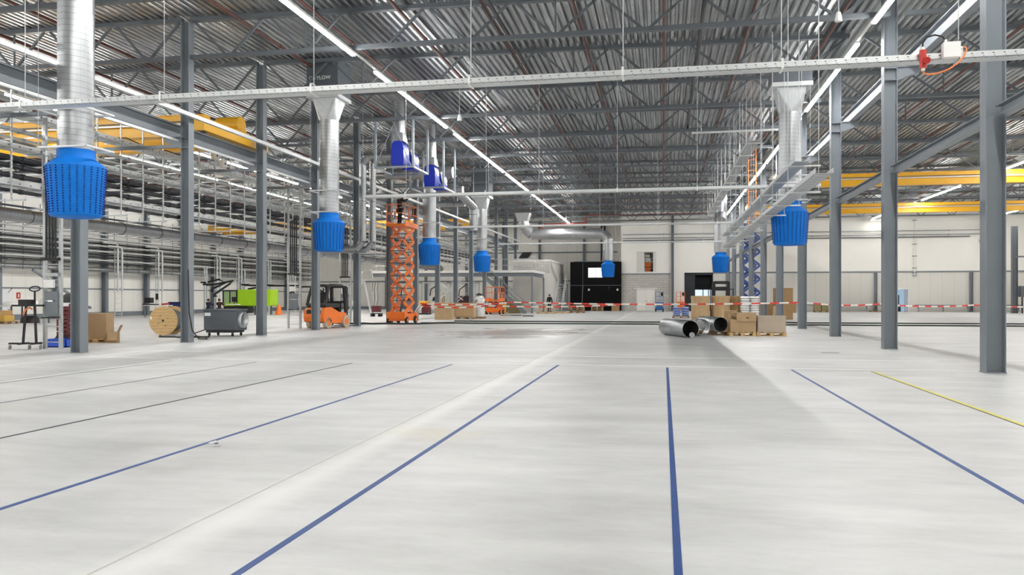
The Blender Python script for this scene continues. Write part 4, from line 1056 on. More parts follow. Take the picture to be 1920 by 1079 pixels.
def forklift(label, loc, rz):
    """rear faces local -y"""
    t = T('forklift', label, 'forklift', loc, None, rz)
    m = MB()
    # counterweight and body: profile in y-z extruded over x with rounded rear
    prof = [(-1.15, .32), (-1.2, .55), (-1.18, .85), (-1.05, 1.0), (-.55, 1.02), (.1, .78), (.75, .72), (.75, .28), (-.2, .22), (-.75, .3)]
    n = len(prof)
    for x0, x1 in ((-.56, .56),):
        vs = [(x0, a * (1 if True else 1), b) for a, b in prof] + [(x1, a, b) for a, b in prof]
        m.add(vs, [list(range(n)), list(range(n, 2 * n))[::-1]]); m.add(vs, [(i + n, (i + 1) % n + n, (i + 1) % n, i) for i in range(n)])
    m.build('body', orange, t, bevel=.07)
    m = MB(); m.box((-.4, -1.19, .62), (.4, -1.14, .9)); m.build('rear_grille', black, t)
    m = MB(); m.box((-.54, -1.02, .98), (.54, .25, 1.2)); m.build('engine_hood', black, t, bevel=.06)
    for sx in (-1, 1):
        m = MB(); m.rod((sx * .36, -.75, .26), (sx * .56, -.75, .26), .26, 22); wv = m.build('wheel', cream_tyre, t)
        m = MB(); m.rod((sx * .56, -.75, .26), (sx * .565, -.75, .26), .13, 16); m.build('hub', orange, wv)
        m = MB(); m.rod((sx * .36, .72, .31), (sx * .6, .72, .31), .31, 24); wv = m.build('wheel', cream_tyre, t)
        m = MB(); m.rod((sx * .6, .72, .31), (sx * .605, .72, .31), .16, 16); m.build('hub', orange, wv)
        m = MB(); m.tube([(sx * .5, -1.0, 1.1), (sx * .5, -.86, 1.5), (sx * .47, -.66, 2.0), (sx * .47, -.55, 2.06), (sx * .47, .45, 2.06), (sx * .5, .62, 1.95), (sx * .5, .78, .75)], .075, 10); m.build('cab_frame', black, t)
        m = MB(); m.rod((sx * .4, -1.19, .92), (sx * .4, -1.16, .92), .07, 12); m.build('tail_lamp', mat('tail lamp', (.5, .45, .4), .2), t)
    m = MB(); m.box((-.5, -.55, 2.03), (.5, .5, 2.1))
    m.build('roof', black, t)
    m = MB(); m.box((-.28, -.6, 1.06), (.28, 0, 1.2)); m.build('seat', rubber, t)
    m = MB(); m.box((-.28, -.68, 1.15), (.28, -.52, 1.75)); m.build('backrest', rubber, t, bevel=.04)
    m = MB(); m.box((-.35, .45, .75), (.35, .62, 1.3)); m.build('dashboard', black, t)
    m = MB(); m.lathe([(.15, 0), (.17, .015), (.15, .03)], 20, Matrix.Translation((0, .3, 1.35)) @ Matrix.Rotation(.6, 4, 'X'), False); m.build('steering_wheel', black, t)
    for sx in (-1, 1):
        m = MB(); m.box((sx * .42 - .06, .88, .08), (sx * .42 + .06, 1.02, 2.0)); m.build('mast_rail', black, t)
    for z in (.35, 1.2, 1.95):
        m = MB(); m.box((-.42, .9, z), (.42, 1.0, z + .1)); m.build('mast_bar', black, t)
    m = MB(); m.box((-.5, 1.02, .15), (.5, 1.08, .6)); m.build('carriage', black, t)
    for sx in (-.3, .3):
        m = MB(); m.box((sx - .06, 1.06, .04), (sx + .06, 2.1, .09)); m.build('fork', steel_d, t)
    for sx in (-1, 1):
        m = MB(); m.box((sx * .66 - .02, .55, 1.7), (sx * .66 + .02, .6, 1.95)); m.bar((sx * .5, .6, 1.85), (sx * .66, .58, 1.85), .02, .02); m.build('mirror', black, t)
    return t
forklift('orange and black forklift parked among the left columns', fl(609, 616) + V((-.1, .6, 0)), radians(-10))
def dark_forklift():
    t = T('forklift', 'black forklift mast showing above the cardboard drums', 'forklift', V((4.05, 58.6, 0)))
    for sx in (-1, 1):
        m = MB(); m.box((sx * .5 - .1, -.1, 0.05), (sx * .5 + .1, .1, 2.6)); m.build('mast_rail', black, t)
        m = MB(); m.box((sx * .86 - .03, .3, .9), (sx * .86 + .03, .36, 2.1)); m.bar((sx * .5, .33, 2.05), (sx * .9, .33, 2.05), .06, .06); m.build('mirror', black, t)
    for z in (.5, 1.95, 2.42):
        m = MB(); m.box((-.5, -.08, z), (.5, .08, z + .22)); m.build('mast_bar', black, t)
    m = MB(); m.box((-.6, .2, .3), (.6, 2.2, 1.1)); m.build('body', orange, t, bevel=.08)
    for sx in (-1, 1):
        for y in (.5, 1.8):
            m = MB(); m.rod((sx * .45, y, .3), (sx * .65, y, .3), .3, 20); m.build('wheel', rubber, t)
    m = MB(); m.tube([(-.5, .4, 1.1), (-.5, .5, 2.2), (-.5, 1.6, 2.2), (-.5, 2, 1.1)], .05, 8); m.tube([(.5, .4, 1.1), (.5, .5, 2.2), (.5, 1.6, 2.2), (.5, 2, 1.1)], .05, 8); m.box((-.5, .5, 2.17), (.5, 1.6, 2.24)); m.build('cab_frame', black, t)
dark_forklift()

# wooden cable reel
def reel():
    a = radians(8)
    c = fl(297, 629) + V((.12, .45, 0))
    R = .57
    t = T('cable_reel', 'big wooden cable reel wound with grey cable', 'reel', (c.x, c.y, 0), None, a)
    for k, y in enumerate((-.42, .38)):
        m = MB(); n = 40; q = 9
        M = Matrix.Translation((0, y, R)) @ Matrix.Rotation(-pi / 2, 4, 'X')
        m.lathe([(R - .01, 0), (R, .005), (R, .05), (R - .01, .055)], 48, M)
        fl_ = m.build('flange', wood, t)
        if k == 0:
            m = MB()
            for i in range(1, q):
                x = -R + 2 * R * i / q; h = sqrt(R * R - x * x) * .99
                m.box((-h, y - .001, R + x - .006), (h, y - .003, R + x + .006))
            m.build('board_gap', wood_d, fl_)
            m = MB(); m.rod((0, y - .012, R), (0, y + .01, R), .045, 16)
            m.build('axle_hole', black, fl_)
            for i in range(4):
                b = .5 + i * pi / 2; m = MB(); m.rod((.22 * cos(b), y - .015, R + .22 * sin(b)), (.22 * cos(b), y, R + .22 * sin(b)), .022, 10); m.build('bolt', steel_d, fl_)
            m = MB(); m.box((-.52, y - .006, R + .05), (-.45, y - .002, R + .16)); m.build('label', paper, fl_)
    m = MB(); prof = []
    for i in range(18):
        z = .06 + .74 * i / 18
        prof += [(.42, z), (.445, z + .02)]
    m.lathe([(.2, .05)] + prof + [(.2, .80)], 36, Matrix.Translation((0, -.42, R)) @ Matrix.Rotation(-pi / 2, 4, 'X')); m.build('wound_cable', mat('grey cable', (.16, .16, .165), .5), t)
    return t
reel()
m = MB((-19, 26.9, 0)); m.tube([(-18.9, 27.3, .03), (-18.4, 26.7, .03), (-17.9, 26.75, .03), (-17.5, 26.3, .03), (-16.9, 26.6, .03), (-16.5, 26.8, .03)], .03, 8); m.box((-18.4, 26.5, 0), (-17.7, 26.7, .04))
single(m, 'floor_cable', rubber, 'dark cable and flat bar on the floor before the wooden reel', 'cable', (-19, 26.9, 0))
# mobile air unit
p = (fl(383, 632) + fl(452, 630)) / 2 + V((0, .3, 0))
t = T('air_heater', 'dark grey box shaped air unit on castors beside the second left column', 'heater', p, None, radians(2))
m = MB(); m.box((-.75, -.42, .22), (.62, .42, 1.0)); m.build('housing', heat_g, t, bevel=.05)
m = MB(); m.box((-.77, -.44, .96), (.64, .44, 1.04)); m.build('lid', heat_g, t, bevel=.02)
m = MB(); m.lathe([(.31, 0), (.31, .14), (.27, .14), (.25, .02), (0, .02)], 32, Matrix.Translation((.60, -.03, .62)) @ Matrix.Rotation(pi / 2, 4, 'Y')); o = m.build('outlet', galv, t)
o.data.transform(Matrix.Identity(4))
m = MB(); m.box((-.7, -.425, .78), (-.45, -.421, .9)); m.build('label', paper, t)
for sx in (-.55, .4):
    for sy in (-.33, .33):
        m = MB(); m.rod((sx - .02, sy, .07), (sx + .02, sy, .07), .07, 14); m.build('castor', rubber, t)
        m = MB(); m.box((sx - .03, sy - .03, .12), (sx + .03, sy + .03, .22)); m.build('fork', steel, t)
m = MB(); m.box((-.65, -.4, .14), (.5, .4, .22)); m.build('base_frame', black, t)
m = MB(p); q0 = p + V((-.79, -.2, .3)); m.tube([(-15.3, 23.6, 2.4), (-15.28, 23.62, 1.0), (-15.25, 23.75, .4), (-15.3, 24.2, .1), (-15.6, 25.2, .04), (-16.4, 26.3, .05), (-17.2, 26.9, .05), (-17.8, 27.6, .06), q0 + V((.0, 0, -.05)), q0], .02, 8)
single(m, 'power_cable', rubber, 'black cable hanging down the second left column to the grey air unit', 'cable', p)

# hand cart at the nearest ladder
c = (fl(36, 655) + fl(70, 655)) / 2 + V((.0, -.12, 0))
t = T('hand_cart', 'black T-shaped hand cart with a ring handle on castors', 'cart', c, None, radians(20))
m = MB(); m.bar((-.42, 0, .17), (.45, 0, .17), .09, .05); m.bar((-.05, -.3, .17), (-.05, .3, .17), .07, .05); m.bar((.3, -.3, .17), (.3, .3, .17), .07, .05); m.build('base_frame', black, t)
for x in (-.4, .12, .42):
    m = MB(); m.rod((x - .02, 0, .065), (x + .02, 0, .065), .065, 14); wv = m.build('castor', mat('grey castor', (.3, .3, .3), .5), t)
for x0, x1 in ((-.05, .03), (.3, .26)):
    m = MB(); m.bar((x0, 0, .19), (x1, 0, 1.24), .055, .055, (0, 1, 0)); m.build('post', black, t)
m = MB(); m.bar((-.3, 0, 1.26), (.5, 0, 1.26), .3, .05); m.build('top_plate', black, t)
m = MB(); m.box((-.12, -.15, 1.285), (.22, .15, 1.43)); m.build('tool_box', black, t)
m = MB(); m.bar((.26, 0, 1.28), (.26, 0, 1.66), .04, .04, (0, 1, 0)); m.build('handle_post', black, t)
m = MB(); m.tube([(.26 + .14 * cos(i * pi / 9), .14 * sin(i * pi / 9) * .3, 1.74 + .07 * sin(i * pi / 9)) for i in range(19)], .018, 8); m.build('handle', black, t)
m = MB(); m.tube([(-.02, -.05, 1.0), (.05, -.08, 1.15), (.15, -.08, 1.2), (.22, -.05, 1.15)], .025, 8); m.build('strap', cable_o, t)

# ------------------------------------------------------------------ pallets, boxes, drums
def add_pallet(t, w_=1.2, d=.8, z0=0, m_=wood_d):
    for k in range(5):
        m = MB(); x = -w_ / 2 + .05 + (w_ - .1) * k / 4; m.box((x - .05, -d / 2, z0 + .122), (x + .05, d / 2, z0 + .144)); m.build('deck_board', m_, t)
    for sy in (-1, 0, 1):
        m = MB(); y = sy * (d / 2 - .05); m.box((-w_ / 2, y - .05, z0 + .1), (w_ / 2, y + .05, z0 + .122)); m.box((-w_ / 2, y - .05, z0), (w_ / 2, y + .05, z0 + .022)); m.build('bearer', m_, t)
        for sx in (-1, 0, 1):
            m = MB(); x = sx * (w_ / 2 - .07); m.box((x - .07, y - .05, z0 + .022), (x + .07, y + .05, z0 + .1)); m.build('block', m_, t)
def pallet(label, loc, rz=0, w_=1.2, d=.8, m_=wood_d, group=None):
    t = T('pallet', label, 'pallet', loc, group, rz); add_pallet(t, w_, d, 0, m_); return t
def carton(label, loc, rz, w_, d, h, m_=card, flaps=False, name='cardboard_box', tape=True):
    t = T(name, label, 'box', loc, None, rz)
    m = MB(); m.box((-w_ / 2, -d / 2, 0), (w_ / 2, d / 2, h)); m.build('body', m_, t, bevel=.008)
    if tape:
        m = MB(); m.box((-w_ / 2 - .002, -.04, h * .75), (-w_ / 2, .04, h)); m.box((-w_ / 2, -.03, h), (w_ / 2, .03, h + .002)); m.build('tape', mat('packing tape', (.5, .38, .22), .3), t)
    if flaps:
        m = MB(); m.add([(-w_ / 2, -d / 2, h), (w_ / 2, -d / 2, h), (w_ / 2, -d / 2 - .06, h - .28), (-w_ / 2, -d / 2 - .06, h - .28), (-w_ / 2, -d / 2 + .006, h), (w_ / 2, -d / 2 + .006, h), (w_ / 2, -d / 2 - .052, h - .28), (-w_ / 2, -d / 2 - .052, h - .28)], [(0, 1, 2, 3), (4, 7, 6, 5), (2, 6, 7, 3), (0, 3, 7, 4), (1, 5, 6, 2)]); m.build('flap', card, t)
        m = MB(); m.add([(w_ / 2, -d / 2, h), (w_ / 2, d / 2, h), (w_ / 2 + .1, d / 2, h + .22), (w_ / 2 + .1, -d / 2, h + .22)], [(0, 1, 2, 3)]); m.build('flap', card_d, t)
    return t
# front pair on pallets
p = fl(1392, 631) + V((0, .45, 0))
pallet('wooden pallet under the open cardboard box beside the steel tubes', p, radians(3), 1.0, .8, wood)
t = T('cardboard_box', 'big open cardboard box with a folded flap on a pallet beside the steel tubes', 'box', p + V((.02, 0, .145)), None, radians(3))
m = MB(); w_, d, h = .95, .75, .72
m.box((-w_ / 2, -d / 2, 0), (w_ / 2, d / 2, .012)); 
for a, b in (((-w_ / 2, -d / 2, 0), (w_ / 2, -d / 2 + .012, h - .22)), ((-w_ / 2, d / 2 - .012, 0), (w_ / 2, d / 2, h)), ((-w_ / 2, -d / 2, 0), (-w_ / 2 + .012, d / 2, h)), ((w_ / 2 - .012, -d / 2, 0), (w_ / 2, d / 2, h))): m.box(a, b)
m.build('body', card, t)
m = MB(); m.box((-w_ / 2 + .22, -d / 2 - .05, h - .30), (w_ / 2 - .0, -d / 2 - .035, h + .05)); m.build('flap', card, t)
m = MB(); m.box((.1, -d / 2 - .056, h - .18), (.2, -d / 2 - .05, h - .14)); m.build('hand_hole', black, t)
m = MB(); m.lathe([(.0, .05), (.2, .04), (.3, 0)], 18, Matrix.Translation((0, -.1, h - .02)), False); m.build('dark_contents', black, t)
t = carton('narrow cardboard box leaning behind the open box by the steel tubes', fl(1376, 628) + V((-.05, .95, 0)), radians(-4), .5, .5, .95, card)
p = fl(1442, 631) + V((.09, .45, 0))
pallet('wooden pallet under the plastic wrapped cardboard box', p, radians(2), 1.1, .85, wood)
t = T('wrapped_box', 'low cardboard box wrapped in clear film on a pallet', 'box', p + V((0, 0, .145)), None, radians(2))
m = MB(); m.box((-.51, -.4, 0), (.51, .4, .62)); m.build('body', card, t, bevel=.01)
m = MB()
m.box((-.53, -.42, 0), (.53, .42, .64)); m.build('stretch_wrap', wrap, t)
# octagonal drums
for k, (px, dx, lab, col) in enumerate(((1314, 0, 'left of the two tall brown cardboard drums in front', card), (1352, 0, 'right of the two tall brown cardboard drums in front', card), (1381, .1, 'tall brown cardboard drum behind the white sacks', card_d))):
    p = fl(px, 600.5) + V((0, .55 + (1.0 if k == 2 else 0), 0))
    pallet('dark pallet under the %s cardboard drum' % ('left front', 'right front', 'rear')[k], p, 0, 1.15, 1.1, wood_d)
    t = T('cardboard_drum', lab, 'drum', p + V((0, 0, .145)))
    m = MB(); M = Matrix.Rotation(pi / 8, 4, 'Z'); m.lathe([(.60, 0), (.60, 1.38)], 20, M)
    for i in range(len(m.sm)): m.sm[i] = False
    m.build('body', col, t, bevel=.05)
    m = MB(); m.lathe([(.62, 1.24), (.62, 1.43), (0, 1.43)], 20, M)
    for i in range(len(m.sm)): m.sm[i] = False
    m.build('lid', col, t, bevel=.03)
# white sacks
def sacks(px, py, label, n, w_, d, h, m_, lab_one, grp, dy=.5, wz=0):
    p = fl(px, py) + V((0, dy, 0))
    pallet('pallet carrying the %s' % label, p, wz, w_ + .05, d + .05, wood_d)
    for k in range(n):
        for sx in (-1, 1):
            b = MB(); hh = h
            q = []
            X, Y = w_ / 2, d
            for (a, bb) in ((-1, -1), (1, -1), (1, 1), (-1, 1)): q.append((a, bb))
            prof = []
            nu = 8
            vs, fs = [], []
            for i in range(nu + 1):
                for j in range(nu + 1):
                    u, v = -1 + 2 * i / nu, -1 + 2 * j / nu
                    e = (1 - abs(u) ** 8) * (1 - abs(v) ** 8)
                    vs.append((u * X / 2 * .99, v * Y / 2 * .99, hh / 2 + hh / 2 * (e ** .4) * .98))
            nn = len(vs)
            for i in range(nu + 1):
                for j in range(nu + 1):
                    u, v = -1 + 2 * i / nu, -1 + 2 * j / nu
                    e = (1 - abs(u) ** 8) * (1 - abs(v) ** 8)
                    vs.append((u * X / 2 * .99, v * Y / 2 * .99, hh / 2 - hh / 2 * (e ** .4) * .98))
            for i in range(nu):
                for j in range(nu):
                    a = i * (nu + 1) + j
                    fs.append((a, a + nu + 1, a + nu + 2, a + 1)); fs.append((nn + a, nn + a + 1, nn + a + nu + 2, nn + a + nu + 1))
            b.add(vs, fs, True)
            single(b, 'sack', m_, lab_one % (nth(k), 'left' if sx < 0 else 'right'), 'sack', p + V((sx * X / 2 + random.uniform(-.01, .01), random.uniform(-.015, .015), .144 + k * h)), grp, wz)
random.seed(5)
sacks(1407, 601, 'tall stack of white sacks', 9, 1.15, 1.0, .155, bagw, 'white plastic sack, %s layer from the bottom, %s side of the tall stack', 'white sacks on the pallet')
sacks(1277, 597, 'low stack of blue sacks', 4, 1.15, .95, .165, bagb, 'pale blue sack, %s layer from the bottom, %s half of the low stack', 'blue sacks on the pallet')
p = fl(1277, 597) + V((0, .5, .144 + .66)); m = MB(); m.box((-.25, -.42, 0), (.2, .1, .1)); single(m, 'orange_pouch', orange, 'orange pouch lying on top of the blue sacks', 'bag', p, bevel=.03)
# boxes right of the sacks
carton('very tall brown cardboard box behind the right columns', V((7.85, 55.6, 0)), radians(4), 1.1, .9, 2.1, card_d)
carton('medium cardboard box just right of the white sacks', fl(1438, 598) + V((0, .5, 0)), radians(3), .9, .8, 1.1, card)
carton('narrow cardboard box right of the medium one by the columns', fl(1459, 603) + V((0, -.1, 0)), radians(-3), .62, .6, .95, card)
carton('brown cardboard box standing alone behind the fourth right column', fl(1483, 587) + V((0, .5, 0)), 0, 1.0, .8, 1.0, card_d)
p = fl(1539, 586); pallet('pallet by the far wall with two olive boxes', p, 0, 1.3, .9, wood_d)
carton('olive brown box on the far wall pallet, left one', p + V((-.34, 0, .145)), 0, .62, .7, .75, mat('olive cardboard', (.26, .22, .10), .7))
carton('olive brown box on the far wall pallet, right one', p + V((.34, 0, .145)), 0, .62, .7, .7, mat('olive cardboard', (.26, .22, .10), .7))
pallet('empty pallet by the far wall below the bench rail', fl(1640, 585) + V((0, -.6, 0)), 0)
# boxes left of centre
p = fl(829, 600); carton('large closed cardboard box beside the orange scissor lift', p + V((0, .6, 0)), radians(4), 1.15, .95, 1.13, card)
p = fl(869, 599); pallet('pallet under the large open cardboard box by the barrier tape', p + V((.05, .6, 0)), radians(3), 1.35, 1.0, wood_d)
carton('large open cardboard box with bent flaps behind the barrier tape', p + V((0, .6, .145)), radians(3), 1.3, .9, .95, card, True)
p = fl(893, 598.5); pallet('pallet under the film wrapped bundle', p + V((0, .9, 0)), 0, .8, .8, wood_d)
t = T('wrapped_bundle', 'tall bundle wrapped in clear film behind the open cardboard box', 'bundle', p + V((0, .9, .145)))
m = MB(); m.lathe([(.38, 0), (.42, .4), (.36, .8), (.40, 1.1), (.34, 1.35), (.2, 1.45), (0, 1.47)], 14); m.build('film', mat('cloudy film', (.62, .62, .62), .25, 0, .2, 6, bump=.6), t)
m = MB(); m.lathe([(.2, 1.4), (.22, 1.55), (.05, 1.62), (0, 1.62)], 10); m.build('cap', black, t)
carton('olive cardboard box standing below the mezzanine stair', fl(964, 588) + V((0, .4, 0)), 0, 1.08, .9, 1.15, mat('olive cardboard', (.26, .22, .10), .7))
t = T('steel_drum', 'yellow drum beside the small orange scissor lift', 'drum', fl(944, 587))
m = MB(); m.lathe([(.28, 0), (.29, .02), (.28, .04), (.28, .3), (.295, .32), (.28, .34), (.28, .6), (.295, .62), (.28, .64), (.28, .88), (.29, .9), (0, .89)], 24); m.build('body', yellow, t)
m = MB(); m.lathe([(.05, .89), (.05, .92), (0, .92)], 12, Matrix.Translation((.15, 0, 0))); m.build('bung', steel_d, t)
for i, px in enumerate((948, 968, 990)):
    m = MB(); p = fl(px, 592.5 + (i == 2)); m.box((-.42, -.2, 0), (.42, .2, .06)); single(m, 'plank', (wood_d, black, black)[i], 'dark plank lying flat on the floor before the mezzanine, %s' % ('left', 'middle', 'right')[i], 'plank', p, None, radians(3 * i))
# pallets before the booth
def slats(label, p, rz=0):
    t = T('slatted_crate', label, 'crate', p, None, rz); add_pallet(t, 1.7, 1.0, 0, wood)
    for k in range(5):
        m = MB(); m.bar((-.8 + .35 * k, -.4, .15), (-.2 + .25 * k, -.35, .75 - .03 * k), .1, .03); m.build('slat', wood, t)
    m = MB(); m.bar((-.8, -.4, .2), (.8, -.4, .74), .1, .04); m.build('rail', wood, t)
    for x in (-.7, 0, .75):
        m = MB(); m.bar((x, .4, .145), (x, .4, .8), .08, .08, (0, 1, 0)); m.build('post', wood, t)
slats('broken pale slatted wooden crate at the foot of the mezzanine stair', fl(1025, 588.5))
pallet('flat empty pallet between the crate and the dark stack', fl(1055, 588), 0, 1.2, .9, wood)
for k in range(5):
    t = pallet('weathered pallet in the leaning stack before the black booth, %s from the floor' % nth(k), fl(1082, 587.5) + V((random.uniform(-.05, .05), random.uniform(-.05, .05), .145 * k)), random.uniform(-.08, .08), 1.3, .9, wood_d, 'stacked weathered pallets')
for k in range(4):
    pallet('pallet of the neat stack under the booth window, %s from the floor' % nth(k), V((-6.9, 84.6, .145 * k)), 0, 1.25, .9, wood_d, 'neat pallet stack')
carton('small brown crate right of the neat pallet stack', V((-5.0, 84.9, 0)), 0, .8, .8, .75, card_d)

# steel tubes
def steel_tube(label, p, q, r, z, shade=galv):
    t = T('steel_tube', label, 'tube', (p + q) / 2)
    d = (q - p); l = d.length; z_ = d.normalized()
    m = MB(); m.lathe([(r - .012, 0), (r, 0), (r, l), (r - .012, l)], 40, None, False); o = m.build('shell', shade, t)
    m = MB(); m.lathe([(r - .012, l), (r - .012, 0)], 40, None, False); m.build('inner_shell', rubber if shade is g_tube else shade, o)  # rolled tubes blackened inside, shade of the interior put into the colour
    o.rotation_mode = 'QUATERNION'; o.rotation_quaternion = z_.to_track_quat('Z', 'Y'); o.location = p - (p + q) / 2 + V((0, 0, r + z))
    return t
g_tube = mat('dull rolled steel', (.42, .44, .45), .38, .85, .1, 4)
steel_tube('long bright steel tube lying on the floor, leftmost of the three', V((.12, 32.2, 0)), V((.98, 29.9, 0)), .325, 0, g_tube)
t = steel_tube('short steel ring standing between the two long tubes', V((1.30, 31.9, 0)), V((1.46, 31.5, 0)), .33, 0.0, galv)
p = V((1.92, 32.75, 0)); pallet('pallet carrying the dark steel tube', p, radians(-20), 1.2, .9, wood_d)
steel_tube('dark steel tube lying on a pallet beside the open cardboard box', V((1.60, 33.7, 0)), V((2.18, 31.85, 0)), .29, .145, g_tube)
m = MB(); m.rod((0, -.05, .12), (0, .05, .12), .1, 18); single(m, 'duct_collar', galv, 'small metal collar inside the mouth of the leftmost tube', 'collar', V((1.02, 29.7, 0)))

# ------------------------------------------------------------------ barrier tape
def barrier(label, pts, seg=.42, h=.075):
    m = MB(pts[0]); k = 0
    for a, b in zip(pts[:-1], pts[1:]):
        a, b = V(a), V(b); n = max(1, int((b - a).length / seg))
        for i in range(n):
            s0, s1 = i / n, (i + 1) / n
            def P_(s_): return a.lerp(b, s_) - V((0, 0, .10 * 4 * s_ * (1 - s_)))
            u, v = P_(s0), P_(s1); m.cur = k % 2; k += 1
            for off in (0, .002):
                o_ = V((0, off, 0)); vs = [u + o_ - V((0, 0, h / 2)), v + o_ - V((0, 0, h / 2)), v + o_ + V((0, 0, h / 2)), u + o_ + V((0, 0, h / 2))]
                m.add(vs, [(0, 1, 2, 3)])
    return single(m, 'barrier_tape', [tape_w, tape_r], label, 'tape', pts[0])
barrier('red and white barrier tape strung across the hall to the fourth right column', [(-14.03, 43.7, .6), (-13.7, 43.8, 1.12), (-8.0, 42.6, 1.22), (6.25, 39.3, 1.24)])
barrier('second red and white barrier tape hanging lower beside the orange lift', [(-14.03, 44.0, .6), (-13.6, 44.0, .98), (-9.6, 43.4, 1.02), (-2.0, 41.21, 1.13)])
barrier('red and white barrier tape continuing into the crane bay', [(6.62, 39.6, 1.24), (10.5, 42.0, 1.16), (16.0, 45.5, 1.08), (24.0, 50.0, 1.02)])

# ------------------------------------------------------------------ black booth, mezzanine, block room
t = T('machine_booth', 'big black booth with a lit window at the far end of the hall', 'booth', (-7.2, 88.6, 0))
m = MB(); m.box((-2.75, -2.6, .05), (2.75, 2.6, 5.3)); m.build('shell', dark, t)
m = MB(); m.box((-2.76, -2.64, 2.72), (2.76, -2.6, 2.78)); m.build('rail', heat_g, t)
m = MB(); m.bar((-1.5, -2.63, .1), (-1.38, -2.63, 2.7), .05, .06, (0, 1, 0)); m.build('door_bar', steel, t)
m = MB(); m.bar((-1.38, -2.63, 2.78), (-1.38, -2.63, 5.2), .04, .05, (0, 1, 0)); m.build('panel_joint', heat_g, t)
m = MB(); m.box((-.8, -2.62, 3.6), (.75, -2.58, 4.65)); wf = m.build('window', mat('lit white pane', (.75, .75, .72), .4, emit=(.9, .9, .85, .55)), t)
m = MB(); m.box((-.05, -2.63, 3.6), (-.0, -2.62, 4.65)); m.build('mullion', cream_d, wf)
for x, z in ((-.72, 2.28), (2.35, 2.28)):
    m = MB(); m.box((x - .1, -2.63, z - .1), (x + .1, -2.6, z + .1)); m.build('plate', white, t)
for x in (1.4,):
    for z in (2.3, 2.5):
        m = MB(); m.box((x, -2.63, z), (x + .05, -2.6, z + .05)); m.build('lock', steel, t)
m = MB(); m.box((-2.4, -2.3, 5.3), (2.5, -2.25, 5.38)); m.build('top_trim', steel, t)
t = T('pipe_riser', 'pair of black pipes rising behind the booth', 'pipe', (-7.0, 91.6, 5.3))
for x in (0, .38):
    m = MB(); m.rod((x, 0, 0), (x, 0, 4.6), .1, 10); m.build('pipe', pipe_k, t)
    m = MB(); m.box((x - .13, -.13, 2.5), (x + .13, .39, 2.56)); m.build('clip', steel, t)
t = T('wall_hatch', 'dark slanted vent flap on the back wall above the mezzanine', 'vent', (-15.9, 91.8, 6.4))
m = MB(); m.add([(-.8, -.05, -.35), (.3, -.05, -.35), (.8, -.05, .35), (-.3, -.05, .35), (-.8, .1, -.35), (.3, .1, -.35), (.8, .1, .35), (-.3, .1, .35)], MB.BOXF); m.build('flap', black, t)
# mezzanine
MX0, MX1, MY0, MY1 = -27.0, -11.6, 71.2, 78.6
t = T('mezzanine', 'steel mezzanine platform with white deck edge and railing', 'platform', (-19, 74, 0)); o = (-19, 74, 0)
m = MB(o); m.box((MX0, MY0 - .03, 3.72), (MX1, MY1, 3.95)); m.build('deck', white, t)
m = MB(o); m.extr(isec(.16, .34), (MX0, MY0 + .15, 3.55), (MX1, MY0 + .15, 3.55)); m.build('edge_beam', steel, t)
m = MB(o); m.extr(isec(.16, .34), (MX1 - .15, MY0 + .25, 3.55), (MX1 - .15, MY1, 3.55)); m.build('edge_beam', steel, t)
for x, y in ((MX1 - .15, MY0 + .15), (MX1 - .15, MY1 - .15), (MX1 - 4.5, MY0 + .15), (MX1 - 4.5, MY1 - .2), (MX1 - 9, MY0 + .15), (MX1 - 13, MY0 + .15)):
    m = MB(o); m.bar((x, y, 0), (x, y, 3.41), .16, .16, (0, 1, 0)); m.build('leg', steel, t)
m = MB(o); m.bar((MX1 - 9, MY0 + .15, 3.0), (MX1 - 6.6, MY0 + .15, 1.2), .08, .08); m.build('brace', galv_l, t)
m = MB(o); m.bar((MX1 - 9, MY0 + .15, 1.2), (MX1 - 6.6, MY0 + .15, 3.2), .08, .08); m.build('brace', galv_l, t)
m = MB(o)
for z in (4.4, 4.95):
    m.rod((MX0, MY0 + .05, z), (MX1 - .05, MY0 + .05, z), .03, 8); m.rod((MX1 - .05, MY0 + .05, z), (MX1 - .05, MY1, z), .03, 8)
for k in range(11): x = MX1 - .05 - 1.5 * k; m.rod((x, MY0 + .05, 3.9), (x, MY0 + .05, 4.95), .03, 8)
for k in range(5): y = MY0 + .05 + 1.8 * k; m.rod((MX1 - .05, y, 3.9), (MX1 - .05, y, 4.95), .03, 8)
m.build('railing', galv_l, t)
def stair(label, p, q, wd, n, rail_z=1.0, m_=steel):
    p, q = V(p), V(q); t = T('stair', label, 'stair', p); d = (q - p); h = V((d.x, d.y, 0)).normalized(); nr = V((-h.y, h.x, 0)) * wd / 2
    for s_ in (-1, 1):
        m = MB(p); m.bar(p + nr * s_, q + nr * s_, .05, .22); m.build('stringer', m_, t)
        m = MB(p)
        for zz in (rail_z, rail_z * .55): m.rod(p + nr * s_ + V((0, 0, zz)), q + nr * s_ + V((0, 0, zz)), .025, 8)
        for i in range(4): c = p.lerp(q, (i + .2) / 3.6); m.rod(c + nr * s_, c + nr * s_ + V((0, 0, rail_z)), .022, 8)
        m.build('handrail', m_, t)
    for i in range(n):
        c = p.lerp(q, (i + .7) / n); m = MB(p)
        m.bar(c - nr, c + nr, .26, .035); m.build('tread', m_, t)
    return t
stair('grey steel stair descending under the mezzanine', (-12.2, 70.45, 0.05), (-16.4, 70.45, 3.7), .9, 15)
t = T('block_room', 'white painted block room behind the mezzanine', 'room', (-12.9, 83.5, 0))
m = MB(); m.box((-2.1, -4.4, 0), (1.75, 6, 5.1)); m.build('walls', brick_white, t)
m = MB(); m.box((-2.2, -4.5, 5.1), (1.8, 6, 5.25)); m.build('roof_edge', white, t)
m = MB(); m.box((-2.05, -4.42, 3.9), (1.7, -4.4, 5.0)); m.build('front_panel', brickw, t)
